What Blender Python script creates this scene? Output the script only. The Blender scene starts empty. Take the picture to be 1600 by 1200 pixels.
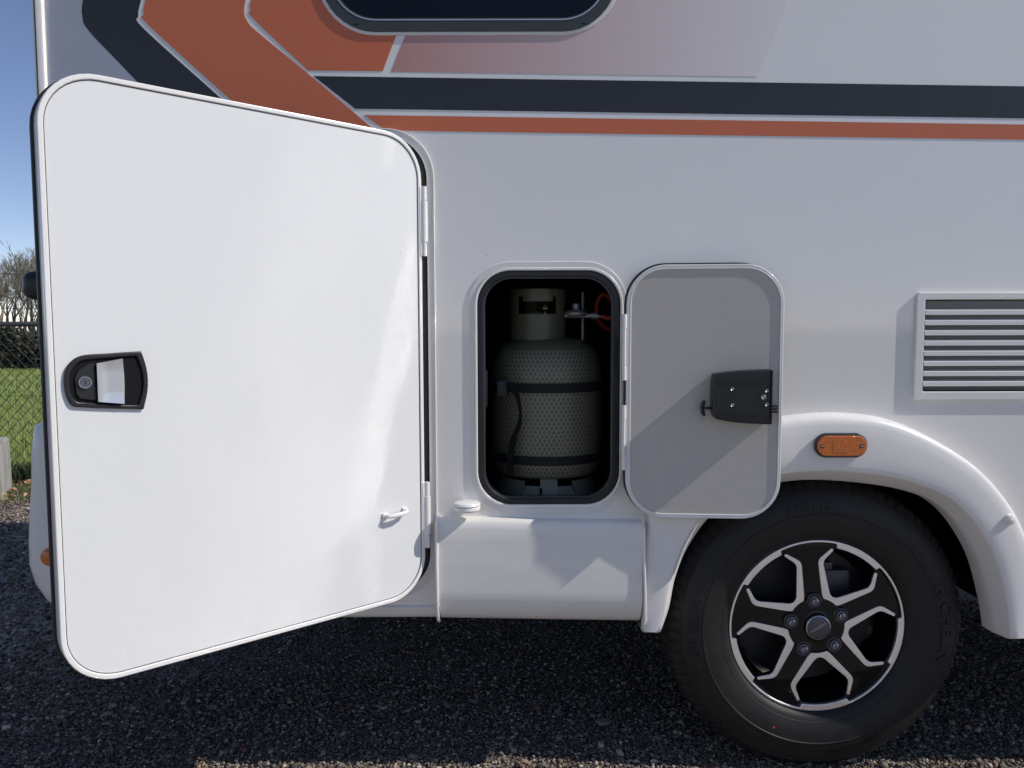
import bpy, bmesh, math, random
import numpy as np
from mathutils import Vector, Matrix

random.seed(7)
rng = np.random.default_rng(11)
R = math.radians
sc = bpy.context.scene
COL = sc.collection

# ------------------------------------------------------------------ camera, sky, sun, exposure
cam_d = bpy.data.cameras.new('camera')
cam = bpy.data.objects.new('camera', cam_d)
COL.objects.link(cam)
cam_d.sensor_width = 36.0
cam_d.lens = 27.0
cam_d.clip_start = 0.02
cam_d.clip_end = 3000.0
cam.matrix_world = (Matrix.Translation((0.0, -1.85, 1.12)) @ Matrix.Rotation(R(90 - 4.1), 4, 'X')
                    @ Matrix.Rotation(R(-0.15), 4, 'Z'))
sc.camera = cam

SUN_TO = Vector((1.0, -0.185, 0.87)).normalized()        # direction towards the sun
sun_el = math.asin(SUN_TO.z)
sun_az = math.atan2(SUN_TO.x, SUN_TO.y)                  # clockwise from +Y
world = bpy.data.worlds.new('World')
sc.world = world
world.use_nodes = True
wn = world.node_tree
wn.nodes.clear()
sky = wn.nodes.new('ShaderNodeTexSky')
sky.sky_type = 'NISHITA'
sky.sun_disc = False
sky.sun_elevation = sun_el
sky.sun_rotation = sun_az
sky.altitude = 2500
sky.air_density = 1.0
sky.dust_density = 0.0
sky.ozone_density = 1.5
bg = wn.nodes.new('ShaderNodeBackground')
bg.inputs['Strength'].default_value = 0.118
wo = wn.nodes.new('ShaderNodeOutputWorld')
tint = wn.nodes.new('ShaderNodeMix')            # the camera's white balance: slightly violet sky
tint.data_type = 'RGBA'
tint.blend_type = 'MULTIPLY'
tint.inputs[0].default_value = 1.0
tint.inputs[7].default_value = (1.10, 0.965, 0.99, 1)
hsv = wn.nodes.new('ShaderNodeHueSaturation')
hsv.inputs['Saturation'].default_value = 1.04
wn.links.new(sky.outputs[0], hsv.inputs['Color'])
wn.links.new(hsv.outputs[0], tint.inputs[6])
wn.links.new(tint.outputs[2], bg.inputs['Color'])
wn.links.new(bg.outputs[0], wo.inputs['Surface'])

sl = bpy.data.lights.new('sun', 'SUN')
sl.energy = 3.55
sl.angle = R(0.53)
sl.color = (1.0, 0.95, 0.89)
sun = bpy.data.objects.new('sun', sl)
COL.objects.link(sun)
sun.location = SUN_TO * 20
sun.rotation_euler = SUN_TO.to_track_quat('Z', 'Y').to_euler()

sc.view_settings.view_transform = 'Standard'
sc.view_settings.look = 'None'
sc.view_settings.exposure = 0.0
sc.view_settings.gamma = 1.0
sc.view_settings.use_curve_mapping = False
sc.render.engine = 'CYCLES'
sc.cycles.caustics_reflective = True
sc.cycles.blur_glossy = 0.0
sc.cycles.max_bounces = 10
sc.cycles.diffuse_bounces = 4
sc.cycles.sample_clamp_indirect = 0.0
sc.cycles.use_denoising = True
sc.cycles.use_guiding = True                       # finds the sun glinting off the side on to the door
sc.cycles.use_surface_guiding = True
sc.cycles.guiding_training_samples = 64
sc.cycles.surface_guiding_probability = 0.7


# ------------------------------------------------------------------ materials
def mat(name, col, rough=0.5, metal=0.0, spec=0.5, coat=0.0, coat_rough=0.03,
        var=0.0, var_scale=8.0, var_col=None, bump=0.0, bump_scale=200.0, bump_dist=0.001,
        bump_detail=3.0, attr=None, stretch=None, rough_var=0.0, trans=0.0, ior=1.5):
    m = bpy.data.materials.new(name)
    m.use_nodes = True
    t = m.node_tree
    p = t.nodes['Principled BSDF']
    p.inputs['Base Color'].default_value = (*col, 1)
    p.inputs['Roughness'].default_value = rough
    p.inputs['Metallic'].default_value = metal
    p.inputs['Specular IOR Level'].default_value = spec
    p.inputs['Coat Weight'].default_value = coat
    p.inputs['Coat Roughness'].default_value = coat_rough
    p.inputs['Transmission Weight'].default_value = trans
    p.inputs['IOR'].default_value = ior
    tc = t.nodes.new('ShaderNodeTexCoord')
    vec = tc.outputs['Object']
    if stretch:
        mp = t.nodes.new('ShaderNodeMapping')
        mp.inputs['Scale'].default_value = stretch
        t.links.new(vec, mp.inputs['Vector'])
        vec = mp.outputs[0]
    base = None
    if attr:
        a = t.nodes.new('ShaderNodeAttribute')
        a.attribute_name = attr
        base = a.outputs['Color']
        t.links.new(base, p.inputs['Base Color'])
    if var > 0:
        n = t.nodes.new('ShaderNodeTexNoise')
        n.inputs['Scale'].default_value = var_scale
        n.inputs['Detail'].default_value = 5
        n.inputs['Roughness'].default_value = 0.65
        t.links.new(vec, n.inputs['Vector'])
        r_ = t.nodes.new('ShaderNodeMapRange')
        r_.inputs['From Min'].default_value = 0.35
        r_.inputs['From Max'].default_value = 0.68
        r_.inputs['To Max'].default_value = var
        t.links.new(n.outputs['Fac'], r_.inputs['Value'])
        mx = t.nodes.new('ShaderNodeMix')
        mx.data_type = 'RGBA'
        vc = var_col if var_col else tuple(c * 0.5 for c in col)
        mx.inputs[6].default_value = (*col, 1)
        if base is not None:
            t.links.new(base, mx.inputs[6])
        mx.inputs[7].default_value = (*vc, 1)
        t.links.new(r_.outputs[0], mx.inputs[0])
        t.links.new(mx.outputs[2], p.inputs['Base Color'])
        if rough_var:
            r2 = t.nodes.new('ShaderNodeMapRange')
            r2.inputs['To Min'].default_value = rough - rough_var
            r2.inputs['To Max'].default_value = rough + rough_var
            t.links.new(n.outputs['Fac'], r2.inputs['Value'])
            t.links.new(r2.outputs[0], p.inputs['Roughness'])
    if bump > 0:
        n = t.nodes.new('ShaderNodeTexNoise')
        n.inputs['Scale'].default_value = bump_scale
        n.inputs['Detail'].default_value = bump_detail
        t.links.new(vec, n.inputs['Vector'])
        b = t.nodes.new('ShaderNodeBump')
        b.inputs['Strength'].default_value = bump
        b.inputs['Distance'].default_value = bump_dist
        t.links.new(n.outputs['Fac'], b.inputs['Height'])
        t.links.new(b.outputs[0], p.inputs['Normal'])
    return m


def wall_material(name, col, rough=0.3, spec=0.5, dirt=0.10, wave=0.0009):
    """Gelcoat panel: faint dirt, a soft long-wave unevenness of the sheet and orange peel."""
    m = mat(name, col, rough=rough, spec=spec)
    t = m.node_tree
    p = t.nodes['Principled BSDF']
    tc = [n for n in t.nodes if n.type == 'TEX_COORD'][0]
    # dirt, vertical runs
    mp = t.nodes.new('ShaderNodeMapping')
    mp.inputs['Scale'].default_value = (9, 9, 1.2)
    n = t.nodes.new('ShaderNodeTexNoise')
    n.inputs['Scale'].default_value = 1.5
    n.inputs['Detail'].default_value = 8
    n.inputs['Roughness'].default_value = 0.6
    t.links.new(tc.outputs['Object'], mp.inputs[0])
    t.links.new(mp.outputs[0], n.inputs['Vector'])
    r_ = t.nodes.new('ShaderNodeMapRange')
    r_.inputs['From Min'].default_value = 0.4
    r_.inputs['From Max'].default_value = 0.75
    r_.inputs['To Max'].default_value = dirt
    t.links.new(n.outputs['Fac'], r_.inputs['Value'])
    mx = t.nodes.new('ShaderNodeMix')
    mx.data_type = 'RGBA'
    mx.inputs[6].default_value = (*col, 1)
    mx.inputs[7].default_value = (col[0] * 0.72, col[1] * 0.70, col[2] * 0.66, 1)
    t.links.new(r_.outputs[0], mx.inputs[0])
    # tiny specks
    v = t.nodes.new('ShaderNodeTexVoronoi')
    v.inputs['Scale'].default_value = 9
    t.links.new(tc.outputs['Object'], v.inputs['Vector'])
    lt = t.nodes.new('ShaderNodeMath')
    lt.operation = 'LESS_THAN'
    lt.inputs[1].default_value = 0.018
    t.links.new(v.outputs['Distance'], lt.inputs[0])
    m2 = t.nodes.new('ShaderNodeMath')
    m2.operation = 'MULTIPLY'
    m2.inputs[1].default_value = 0.45
    t.links.new(lt.outputs[0], m2.inputs[0])
    mx2 = t.nodes.new('ShaderNodeMix')
    mx2.data_type = 'RGBA'
    t.links.new(mx.outputs[2], mx2.inputs[6])
    mx2.inputs[7].default_value = (0.25, 0.22, 0.18, 1)
    t.links.new(m2.outputs[0], mx2.inputs[0])
    t.links.new(mx2.outputs[2], p.inputs['Base Color'])
    # unevenness of the sheet
    mp2 = t.nodes.new('ShaderNodeMapping')
    mp2.inputs['Rotation'].default_value = (0, R(14), 0)
    mp2.inputs['Scale'].default_value = (8.0, 1, 0.9)
    n2 = t.nodes.new('ShaderNodeTexNoise')
    n2.inputs['Scale'].default_value = 2.0
    n2.inputs['Detail'].default_value = 2.0
    n2.inputs['Roughness'].default_value = 0.45
    t.links.new(tc.outputs['Object'], mp2.inputs[0])
    t.links.new(mp2.outputs[0], n2.inputs['Vector'])
    b = t.nodes.new('ShaderNodeBump')
    b.inputs['Strength'].default_value = 1.0
    b.inputs['Distance'].default_value = wave
    # waves strengthened higher up, shaped to streak the sun thrown on the door
    sz = t.nodes.new('ShaderNodeSeparateXYZ')
    t.links.new(tc.outputs['Object'], sz.inputs[0])
    rz = t.nodes.new('ShaderNodeMapRange')
    rz.inputs['From Min'].default_value = 1.55
    rz.inputs['From Max'].default_value = 1.95
    rz.inputs['To Min'].default_value = 0.12
    rz.inputs['To Max'].default_value = 1.0
    t.links.new(sz.outputs['Z'], rz.inputs['Value'])
    mz = t.nodes.new('ShaderNodeMath')
    mz.operation = 'MULTIPLY'
    t.links.new(n2.outputs['Fac'], mz.inputs[0])
    t.links.new(rz.outputs[0], mz.inputs[1])
    t.links.new(mz.outputs[0], b.inputs['Height'])
    n3 = t.nodes.new('ShaderNodeTexNoise')
    n3.inputs['Scale'].default_value = 260
    n3.inputs['Detail'].default_value = 2
    t.links.new(tc.outputs['Object'], n3.inputs['Vector'])
    b2 = t.nodes.new('ShaderNodeBump')
    b2.inputs['Strength'].default_value = 0.25
    b2.inputs['Distance'].default_value = 0.0001
    t.links.new(n3.outputs['Fac'], b2.inputs['Height'])
    t.links.new(b2.outputs[0], p.inputs['Normal'])
    t.links.new(b.outputs[0], p.inputs['Coat Normal'])
    return m


WHITE = (0.83, 0.80, 0.755)
M = {}
M['wall'] = wall_material('white_body_sheet', WHITE, rough=0.50, spec=0.9, dirt=0.03, wave=0.0050)
_p = M['wall'].node_tree.nodes['Principled BSDF']
_p.inputs['Coat Weight'].default_value = 1.0
_p.inputs['Coat IOR'].default_value = 1.7
_p.inputs['Coat Roughness'].default_value = 0.058
M['door_skin'] = wall_material('white_door_sheet', (0.755, 0.76, 0.75), rough=0.3, dirt=0.04)
M['plastic'] = mat('white_plastic', (0.83, 0.80, 0.76), 0.28, var=0.08, var_scale=5, bump=0.15, bump_scale=180, bump_dist=0.0002)
M['plastic_lower'] = mat('white_skirt_plastic', (0.81, 0.785, 0.74), 0.25, var=0.28, var_scale=4,
                         var_col=(0.58, 0.56, 0.52), stretch=(0.6, 3, 5), bump=0.1, bump_scale=120, bump_dist=0.0003)
M['trim'] = mat('white_trim', (0.82, 0.80, 0.765), 0.22)
M['alu_white'] = mat('coated_aluminium', (0.75, 0.73, 0.70), 0.3)
M['silver_film'] = mat('silver_film', (0.46, 0.465, 0.50), 0.30, metal=0.25, var=0.1, var_scale=3)
M['navy'] = mat('dark_film', (0.024, 0.0235, 0.027), 0.30, spec=0.5)
M['orange'] = mat('rust_film', (0.60, 0.155, 0.065), 0.32, spec=0.5)
M['seal'] = mat('black_rubber', (0.012, 0.012, 0.013), 0.55, bump=0.2, bump_scale=300, bump_dist=0.0003)
M['black_plastic'] = mat('black_plastic', (0.014, 0.014, 0.015), 0.38, bump=0.5, bump_scale=900, bump_dist=0.00015)
M['black_matt'] = mat('black_liner', (0.006, 0.006, 0.007), 0.75, spec=0.2)
M['frame_grey'] = mat('dark_grey_frame', (0.045, 0.048, 0.05), 0.38)
M['glass_dark'] = mat('tinted_acrylic', (0.004, 0.005, 0.010), 0.05, spec=0.3)
M['grey_panel'] = mat('grey_textured_panel', (0.53, 0.50, 0.45), 0.6, bump=0.55, bump_scale=520, bump_dist=0.0006,
                      stretch=(0.55, 1, 1.3), var=0.06, var_scale=30)
M['silver'] = mat('satin_silver', (0.62, 0.63, 0.65), 0.28, metal=0.55)
M['steel'] = mat('steel', (0.55, 0.55, 0.56), 0.28, metal=1.0)
M['caliper'] = mat('cast_iron', (0.07, 0.07, 0.075), 0.45, metal=0.5, bump=0.4, bump_scale=200)
M['nut'] = mat('dark_zinc', (0.16, 0.16, 0.19), 0.38, metal=0.7)
M['alloy_black'] = mat('gloss_black_alloy', (0.004, 0.004, 0.005), 0.12, spec=0.35, coat=0.0, bump=0.2, bump_scale=600, bump_dist=0.0002)
M['alloy_cut'] = mat('diamond_cut_alloy', (0.93, 0.92, 0.92), 0.36, metal=0.9)
M['cap_grey'] = mat('hub_cap_grey', (0.10, 0.10, 0.105), 0.35, metal=0.4)
M['barrel'] = mat('rim_barrel_black', (0.006, 0.006, 0.007), 0.5)
M['rubber'] = mat('tyre_rubber', (0.013, 0.0125, 0.012), 0.55, spec=0.35, var=0.5, var_scale=9, var_col=(0.030, 0.027, 0.024),
                  bump=0.25, bump_scale=260, bump_dist=0.0005, rough_var=0.08)
M['amber'] = mat('amber_lens', (0.80, 0.20, 0.010), 0.10, coat=1.0, trans=0.15, bump=1.0, bump_scale=330, bump_dist=0.002, var=0.6, var_scale=120, var_col=(0.42, 0.075, 0.005))
M['olive'] = mat('olive_paint', (0.125, 0.122, 0.08), 0.35, var=0.25, var_scale=12)
M['olive_grey'] = mat('olive_foot_steel', (0.19, 0.185, 0.13), 0.45, var=0.3, var_scale=14)
M['net'] = mat('pale_net', (0.42, 0.42, 0.29), 0.5)
M['strap'] = mat('black_webbing', (0.006, 0.006, 0.008), 0.8, bump=0.6, bump_scale=900, bump_dist=0.0004)
M['hose'] = mat('orange_hose', (0.36, 0.04, 0.012), 0.45)
M['zinc'] = mat('zinc_regulator', (0.30, 0.30, 0.32), 0.4, metal=0.5)
M['brass'] = mat('brass', (0.22, 0.14, 0.07), 0.35, metal=0.9)
M['concrete'] = mat('old_concrete', (0.46, 0.44, 0.40), 0.9, var=0.7, var_scale=6, var_col=(0.22, 0.21, 0.18),
                    bump=0.8, bump_scale=40, bump_dist=0.01, stretch=(1, 1, 0.4))
M['galv'] = mat('dark_galvanised', (0.10, 0.10, 0.10), 0.55, metal=0.3)
M['wire'] = mat('dark_wire', (0.06, 0.062, 0.055), 0.6, metal=0.2)
M['bark'] = mat('grey_bark', (0.24, 0.21, 0.17), 0.9, var=0.6, var_scale=3, bump=0.8, bump_scale=20, bump_dist=0.02)
M['leafy'] = mat('evergreen_leaf', (0.05, 0.07, 0.03), 0.6, attr='Col')
M['blade'] = mat('grass_blade', (0.08, 0.14, 0.03), 0.55, attr='Col')
M['stone'] = mat('gravel_stone', (0.2, 0.18, 0.16), 0.8, spec=0.25, attr='Col', var=0.25, var_scale=160, bump=0.5, bump_scale=400, bump_dist=0.001)
M['leaf_brown'] = mat('dead_leaf', (0.40, 0.22, 0.11), 0.8, attr='Col')
M['yellow'] = mat('yellow_petal', (0.85, 0.62, 0.02), 0.6)
M['stem'] = mat('green_stem', (0.10, 0.17, 0.05), 0.6)
M['red_paint'] = mat('red_dot_paint', (0.55, 0.06, 0.05), 0.5)
M['lettering'] = mat('moulded_rubber', (0.015, 0.0145, 0.014), 0.5)
M['cap_print'] = mat('grey_print', (0.42, 0.41, 0.39), 0.5)

# pink film: a printed fade from rust to white along the side, fine silver grain
M['vent_back'] = mat('grey_insect_screen', (0.26, 0.26, 0.26), 0.7)
M['pink'] = mat('fading_film', (0.5, 0.4, 0.4), 0.32)
_t = M['pink'].node_tree
_tc = [n for n in _t.nodes if n.type == 'TEX_COORD'][0]
_sx = _t.nodes.new('ShaderNodeSeparateXYZ')
_t.links.new(_tc.outputs['Object'], _sx.inputs[0])
_cr = _t.nodes.new('ShaderNodeValToRGB')
_mr = _t.nodes.new('ShaderNodeMapRange')
_mr.inputs['From Min'].default_value = -0.30
_mr.inputs['From Max'].default_value = 0.62
_t.links.new(_sx.outputs['X'], _mr.inputs['Value'])
_n = _t.nodes.new('ShaderNodeTexNoise')
_n.inputs['Scale'].default_value = 300
_t.links.new(_tc.outputs['Object'], _n.inputs['Vector'])
_ad = _t.nodes.new('ShaderNodeMath')
_ad.operation = 'MULTIPLY_ADD'
_ad.inputs[1].default_value = 0.16
_t.links.new(_n.outputs['Fac'], _ad.inputs[0])
_sub = _t.nodes.new('ShaderNodeMath')
_sub.operation = 'SUBTRACT'
_sub.inputs[1].default_value = 0.08
_t.links.new(_mr.outputs[0], _sub.inputs[0])
_t.links.new(_sub.outputs[0], _ad.inputs[2])
_t.links.new(_ad.outputs[0], _cr.inputs['Fac'])
_cr.color_ramp.elements[0].color = (0.50, 0.25, 0.22, 1)
_cr.color_ramp.elements[1].color = (0.81, 0.775, 0.76, 1)
_e = _cr.color_ramp.elements.new(0.45)
_e.color = (0.62, 0.46, 0.45, 1)
_t.links.new(_cr.outputs[0], _t.nodes['Principled BSDF'].inputs['Base Color'])


# ------------------------------------------------------------------ mesh helpers
def link(name, me, m, parent=None, loc=None, rot=None, smooth=None):
    o = bpy.data.objects.new(name, me)
    COL.objects.link(o)
    if m is not None:
        me.materials.clear()
        me.materials.append(m)
    if parent is not None:
        o.parent = parent
    if loc is not None:
        o.location = loc
    if rot is not None:
        o.rotation_euler = rot
    if smooth is not None:
        me.polygons.foreach_set('use_smooth', [True] * len(me.polygons))
        me.set_sharp_from_angle(angle=R(smooth))
    return o


def tag(o, label=None, cat=None, group=None, kind=None):
    for k, v in (('label', label), ('category', cat), ('group', group), ('kind', kind)):
        if v:
            o[k] = v
    return o


def empty(name, loc=(0, 0, 0), parent=None):
    o = bpy.data.objects.new(name, None)
    COL.objects.link(o)
    o.location = loc
    o.empty_display_size = 0.1
    o.parent = parent
    return o


def plate_mesh(loops, y0, y1, bev=0.0):
    cu = bpy.data.curves.new('tmp', 'CURVE')
    cu.dimensions = '2D'
    cu.fill_mode = 'BOTH'
    th = abs(y1 - y0)
    cu.extrude = max(th / 2 - bev, 0.00001)
    cu.bevel_depth = bev
    cu.bevel_resolution = 2
    cu.offset = -bev
    for lp in loops:
        s = cu.splines.new('POLY')
        s.points.add(len(lp) - 1)
        for i, (x, z) in enumerate(lp):
            s.points[i].co = (x, z, 0, 1)
        s.use_cyclic_u = True
    ob = bpy.data.objects.new('tmp', cu)
    COL.objects.link(ob)
    dg = bpy.context.evaluated_depsgraph_get()
    dg.update()
    me = bpy.data.meshes.new_from_object(ob.evaluated_get(dg))
    bpy.data.objects.remove(ob)
    ym = (y0 + y1) / 2
    me.transform(Matrix.Translation((0, ym, 0)) @ Matrix.Rotation(R(90), 4, 'X'))
    return me


def plate(name, loops, y0, y1, m, parent=None, bev=0.0, loc=None, rot=None, smooth=30):
    return link(name, plate_mesh(loops, y0, y1, bev), m, parent, loc, rot, smooth)


def rrect(x0, z0, x1, z1, r, n=10):
    if not isinstance(r, (tuple, list)):
        r = (r, r, r, r)
    pts = []
    for (cx, cz, a0, rr) in ((x1 - r[0], z1 - r[0], 0, r[0]), (x0 + r[1], z1 - r[1], 90, r[1]),
                             (x0 + r[2], z0 + r[2], 180, r[2]), (x1 - r[3], z0 + r[3], 270, r[3])):
        for i in range(n + 1):
            a = R(a0 + 90 * i / n)
            pts.append((cx + rr * math.cos(a), cz + rr * math.sin(a)))
    return pts


def bm_link(name, bm, m, parent=None, loc=None, rot=None, smooth=30):
    bmesh.ops.recalc_face_normals(bm, faces=bm.faces)
    me = bpy.data.meshes.new(name)
    bm.to_mesh(me)
    bm.free()
    return link(name, me, m, parent, loc, rot, smooth)


def box_bm(x0, x1, y0, y1, z0, z1, bev=0.0, seg=2, bm=None):
    b = bmesh.new()
    bmesh.ops.create_cube(b, size=1.0)
    for v in b.verts:
        v.co = Vector((x0 + (v.co.x + .5) * (x1 - x0), y0 + (v.co.y + .5) * (y1 - y0), z0 + (v.co.z + .5) * (z1 - z0)))
    if bev > 0:
        bmesh.ops.bevel(b, geom=list(b.edges), offset=bev, segments=seg, profile=0.5, affect='EDGES')
    if bm is not None:
        me = bpy.data.meshes.new('t')
        b.to_mesh(me)
        b.free()
        bm.from_mesh(me)
        bpy.data.meshes.remove(me)
        return bm
    return b


def box(name, x0, x1, y0, y1, z0, z1, m, parent=None, bev=0.0, loc=None, rot=None, seg=2):
    return bm_link(name, box_bm(x0, x1, y0, y1, z0, z1, bev, seg), m, parent, loc, rot)


def prof_x(name, prof, x0, x1, m, parent=None, slope=0.0, smooth=35, nx=2):
    """Extrude a closed (y,z) profile along X; slope tilts it along its length."""
    bm = bmesh.new()
    rows = []
    for i in range(nx):
        x = x0 + (x1 - x0) * i / (nx - 1)
        rows.append([bm.verts.new((x, y, z + slope * (x - x0))) for y, z in prof])
    n = len(prof)
    for a, b in zip(rows[:-1], rows[1:]):
        for i in range(n):
            bm.faces.new((a[i], a[(i + 1) % n], b[(i + 1) % n], b[i]))
    bm.faces.new(rows[0])
    bm.faces.new(rows[-1][::-1])
    return bm_link(name, bm, m, parent, smooth=smooth)


def lathe_bm(prof, seg=48, axis='Z', centre=(0, 0, 0), a0=0.0, a1=360.0, bm=None, closed_prof=False):
    """prof: list of (radius, height along axis)."""
    bm = bm or bmesh.new()
    full = abs(a1 - a0 - 360) < 1e-6
    cnt = seg if full else seg + 1
    rows = []
    for i in range(cnt):
        a = R(a0 + (a1 - a0) * i / seg)
        row = []
        for r, h in prof:
            if axis == 'Z':
                co = (r * math.cos(a), r * math.sin(a), h)
            elif axis == 'Y':
                co = (r * math.cos(a), h, r * math.sin(a))
            else:
                co = (h, r * math.cos(a), r * math.sin(a))
            row.append(bm.verts.new(Vector(co) + Vector(centre)))
        rows.append(row)
    k = len(prof)
    for i in range(cnt if full else cnt - 1):
        a, b = rows[i], rows[(i + 1) % cnt]
        for j in range(k if closed_prof else k - 1):
            j2 = (j + 1) % k
            try:
                bm.faces.new((a[j], a[j2], b[j2], b[j]))
            except ValueError:
                pass
    bmesh.ops.remove_doubles(bm, verts=bm.verts, dist=1e-6)
    return bm


def lathe(name, prof, m, parent=None, seg=48, axis='Z', centre=(0, 0, 0), smooth=35, **k):
    return bm_link(name, lathe_bm(prof, seg, axis, centre, **k), m, parent, smooth=smooth)


def tube_bm(pts, r, sides=8, bm=None, caps=True, closed=False):
    bm = bm or bmesh.new()
    P = [Vector(p) for p in pts]
    n = len(P)
    rr = r if isinstance(r, (list, tuple)) else [r] * n
    rows = []
    ref = None
    for i in range(n):
        if closed:
            d = P[(i + 1) % n] - P[i - 1]
        else:
            d = P[min(i + 1, n - 1)] - P[max(i - 1, 0)]
        d.normalize()
        if ref is None:
            ref = Vector((0, 0, 1)) if abs(d.z) < 0.9 else Vector((1, 0, 0))
        u = (ref - d * ref.dot(d)).normalized()
        ref = u
        w = d.cross(u)
        rows.append([bm.verts.new(P[i] + (u * math.cos(2 * math.pi * k / sides) + w * math.sin(2 * math.pi * k / sides)) * rr[i])
                     for k in range(sides)])
    rng_ = range(n) if closed else range(n - 1)
    for i in rng_:
        a, b = rows[i], rows[(i + 1) % n]
        for k in range(sides):
            bm.faces.new((a[k], a[(k + 1) % sides], b[(k + 1) % sides], b[k]))
    if caps and not closed:
        bm.faces.new(rows[0][::-1])
        bm.faces.new(rows[-1])
    return bm


def tube(name, pts, r, m, parent=None, sides=8, smooth=40, **k):
    return bm_link(name, tube_bm(pts, r, sides, **k), m, parent, smooth=smooth)


def catmull(pts, per=8):
    P = [np.array(p, float) for p in pts]
    P = [2 * P[0] - P[1]] + P + [2 * P[-1] - P[-2]]
    out = []
    for i in range(1, len(P) - 2):
        for k in range(per):
            t = k / per
            a, b, c, d = P[i - 1], P[i], P[i + 1], P[i + 2]
            out.append(0.5 * (2 * b + (c - a) * t + (2 * a - 5 * b + 4 * c - d) * t * t + (3 * b - a - 3 * c + d) * t ** 3))
    out.append(P[-2])
    return out


def resample(pts, n):
    P = np.array(pts)
    s = np.concatenate([[0], np.cumsum(np.linalg.norm(np.diff(P, axis=0), axis=1))])
    q = np.linspace(0, s[-1], n)
    return [tuple(np.interp(q, s, P[:, k]) for k in range(P.shape[1])) for q in q]


def raw_mesh(name, V, F3, colors=None, quads=None):
    me = bpy.data.meshes.new(name)
    V = np.asarray(V, np.float32)
    me.vertices.add(len(V))
    me.vertices.foreach_set('co', V.ravel())
    F = F3 if quads is None else quads
    k = F.shape[1]
    me.loops.add(F.size)
    me.loops.foreach_set('vertex_index', F.astype(np.int32).ravel())
    me.polygons.add(len(F))
    me.polygons.foreach_set('loop_start', np.arange(0, F.size, k, dtype=np.int32))
    me.polygons.foreach_set('loop_total', np.full(len(F), k, dtype=np.int32))
    me.update(calc_edges=True)
    if colors is not None:
        at = me.color_attributes.new('Col', 'FLOAT_COLOR', 'POINT')
        c = np.ones((len(V), 4), np.float32)
        c[:, :3] = colors
        at.data.foreach_set('color', c.ravel())
    return me


# ------------------------------------------------------------------ the ground
def ground_material():
    m = mat('gravel_ground', (0.1, 0.09, 0.085), 0.9)
    t = m.node_tree
    p = t.nodes['Principled BSDF']
    tc = [n for n in t.nodes if n.type == 'TEX_COORD'][0]
    v = t.nodes.new('ShaderNodeTexVoronoi')
    v.inputs['Scale'].default_value = 95
    t.links.new(tc.outputs['Object'], v.inputs['Vector'])
    cr = t.nodes.new('ShaderNodeValToRGB')
    cr.color_ramp.elements[0].color = (0.14, 0.12, 0.11, 1)
    cr.color_ramp.elements[1].color = (0.52, 0.46, 0.40, 1)
    e = cr.color_ramp.elements.new(0.6)
    e.color = (0.36, 0.31, 0.275, 1)
    t.links.new(v.outputs['Color'], cr.inputs['Fac'])
    t.links.new(cr.outputs[0], p.inputs['Base Color'])
    b = t.nodes.new('ShaderNodeBump')
    b.inputs['Strength'].default_value = 1.0
    b.inputs['Distance'].default_value = 0.008
    b.invert = True
    t.links.new(v.outputs['Distance'], b.inputs['Height'])
    t.links.new(b.outputs[0], p.inputs['Normal'])
    return m


def sheet(name, x0, x1, y0, y1, z, m, nx=1, ny=1, zf=None):
    bm = bmesh.new()
    g = [[bm.verts.new((x0 + (x1 - x0) * i / nx, y0 + (y1 - y0) * j / ny,
                        z + (zf(x0 + (x1 - x0) * i / nx, y0 + (y1 - y0) * j / ny) if zf else 0))) for j in range(ny + 1)]
         for i in range(nx + 1)]
    for i in range(nx):
        for j in range(ny):
            bm.faces.new((g[i][j], g[i + 1][j], g[i + 1][j + 1], g[i][j + 1]))
    return tag(bm_link(name, bm, m), kind='structure')


soil = mat('dry_soil', (0.10, 0.085, 0.06), 0.95, var=0.7, var_scale=5, var_col=(0.07, 0.09, 0.035),
           bump=0.8, bump_scale=60, bump_dist=0.01)
turf = mat('spring_grass', (0.12, 0.18, 0.035), 0.9, var=0.6, var_scale=3, var_col=(0.08, 0.12, 0.028),
           bump=1.0, bump_scale=60, bump_dist=0.03, stretch=(1, 0.5, 1))
sheet('ground', -600, 600, -600, 900, -0.012, turf)
sheet('gravel_yard', -9, 12, -9, 3.12, -0.004, ground_material())
sheet('verge', -9, 12, 3.10, 4.05, -0.006, soil)
sheet('field', -60, 60, 3.95, 19.0, -0.002, turf)

# gravel stones, real geometry
ico = bmesh.new()
bmesh.ops.create_icosphere(ico, subdivisions=1, radius=1.0)
ico.verts.ensure_lookup_table()
IV = np.array([v.co[:] for v in ico.verts])
IF = np.array([[v.index for v in f.verts] for f in ico.faces])
ico.free()
PAL = np.array([(0.30, 0.29, 0.28), (0.14, 0.135, 0.135), (0.33, 0.28, 0.22), (0.28, 0.16, 0.12), (0.46, 0.43, 0.39),
                (0.09, 0.085, 0.085), (0.22, 0.20, 0.185), (0.38, 0.29, 0.22), (0.20, 0.15, 0.13)])


def rand_rot(n):
    q = rng.normal(size=(n, 4))
    q /= np.linalg.norm(q, axis=1)[:, None]
    w, x, y, z = q.T
    return np.stack([np.stack([1 - 2 * (y * y + z * z), 2 * (x * y - z * w), 2 * (x * z + y * w)], -1),
                     np.stack([2 * (x * y + z * w), 1 - 2 * (x * x + z * z), 2 * (y * z - x * w)], -1),
                     np.stack([2 * (x * z - y * w), 2 * (y * z + x * w), 1 - 2 * (x * x + y * y)], -1)], 1)


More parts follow.
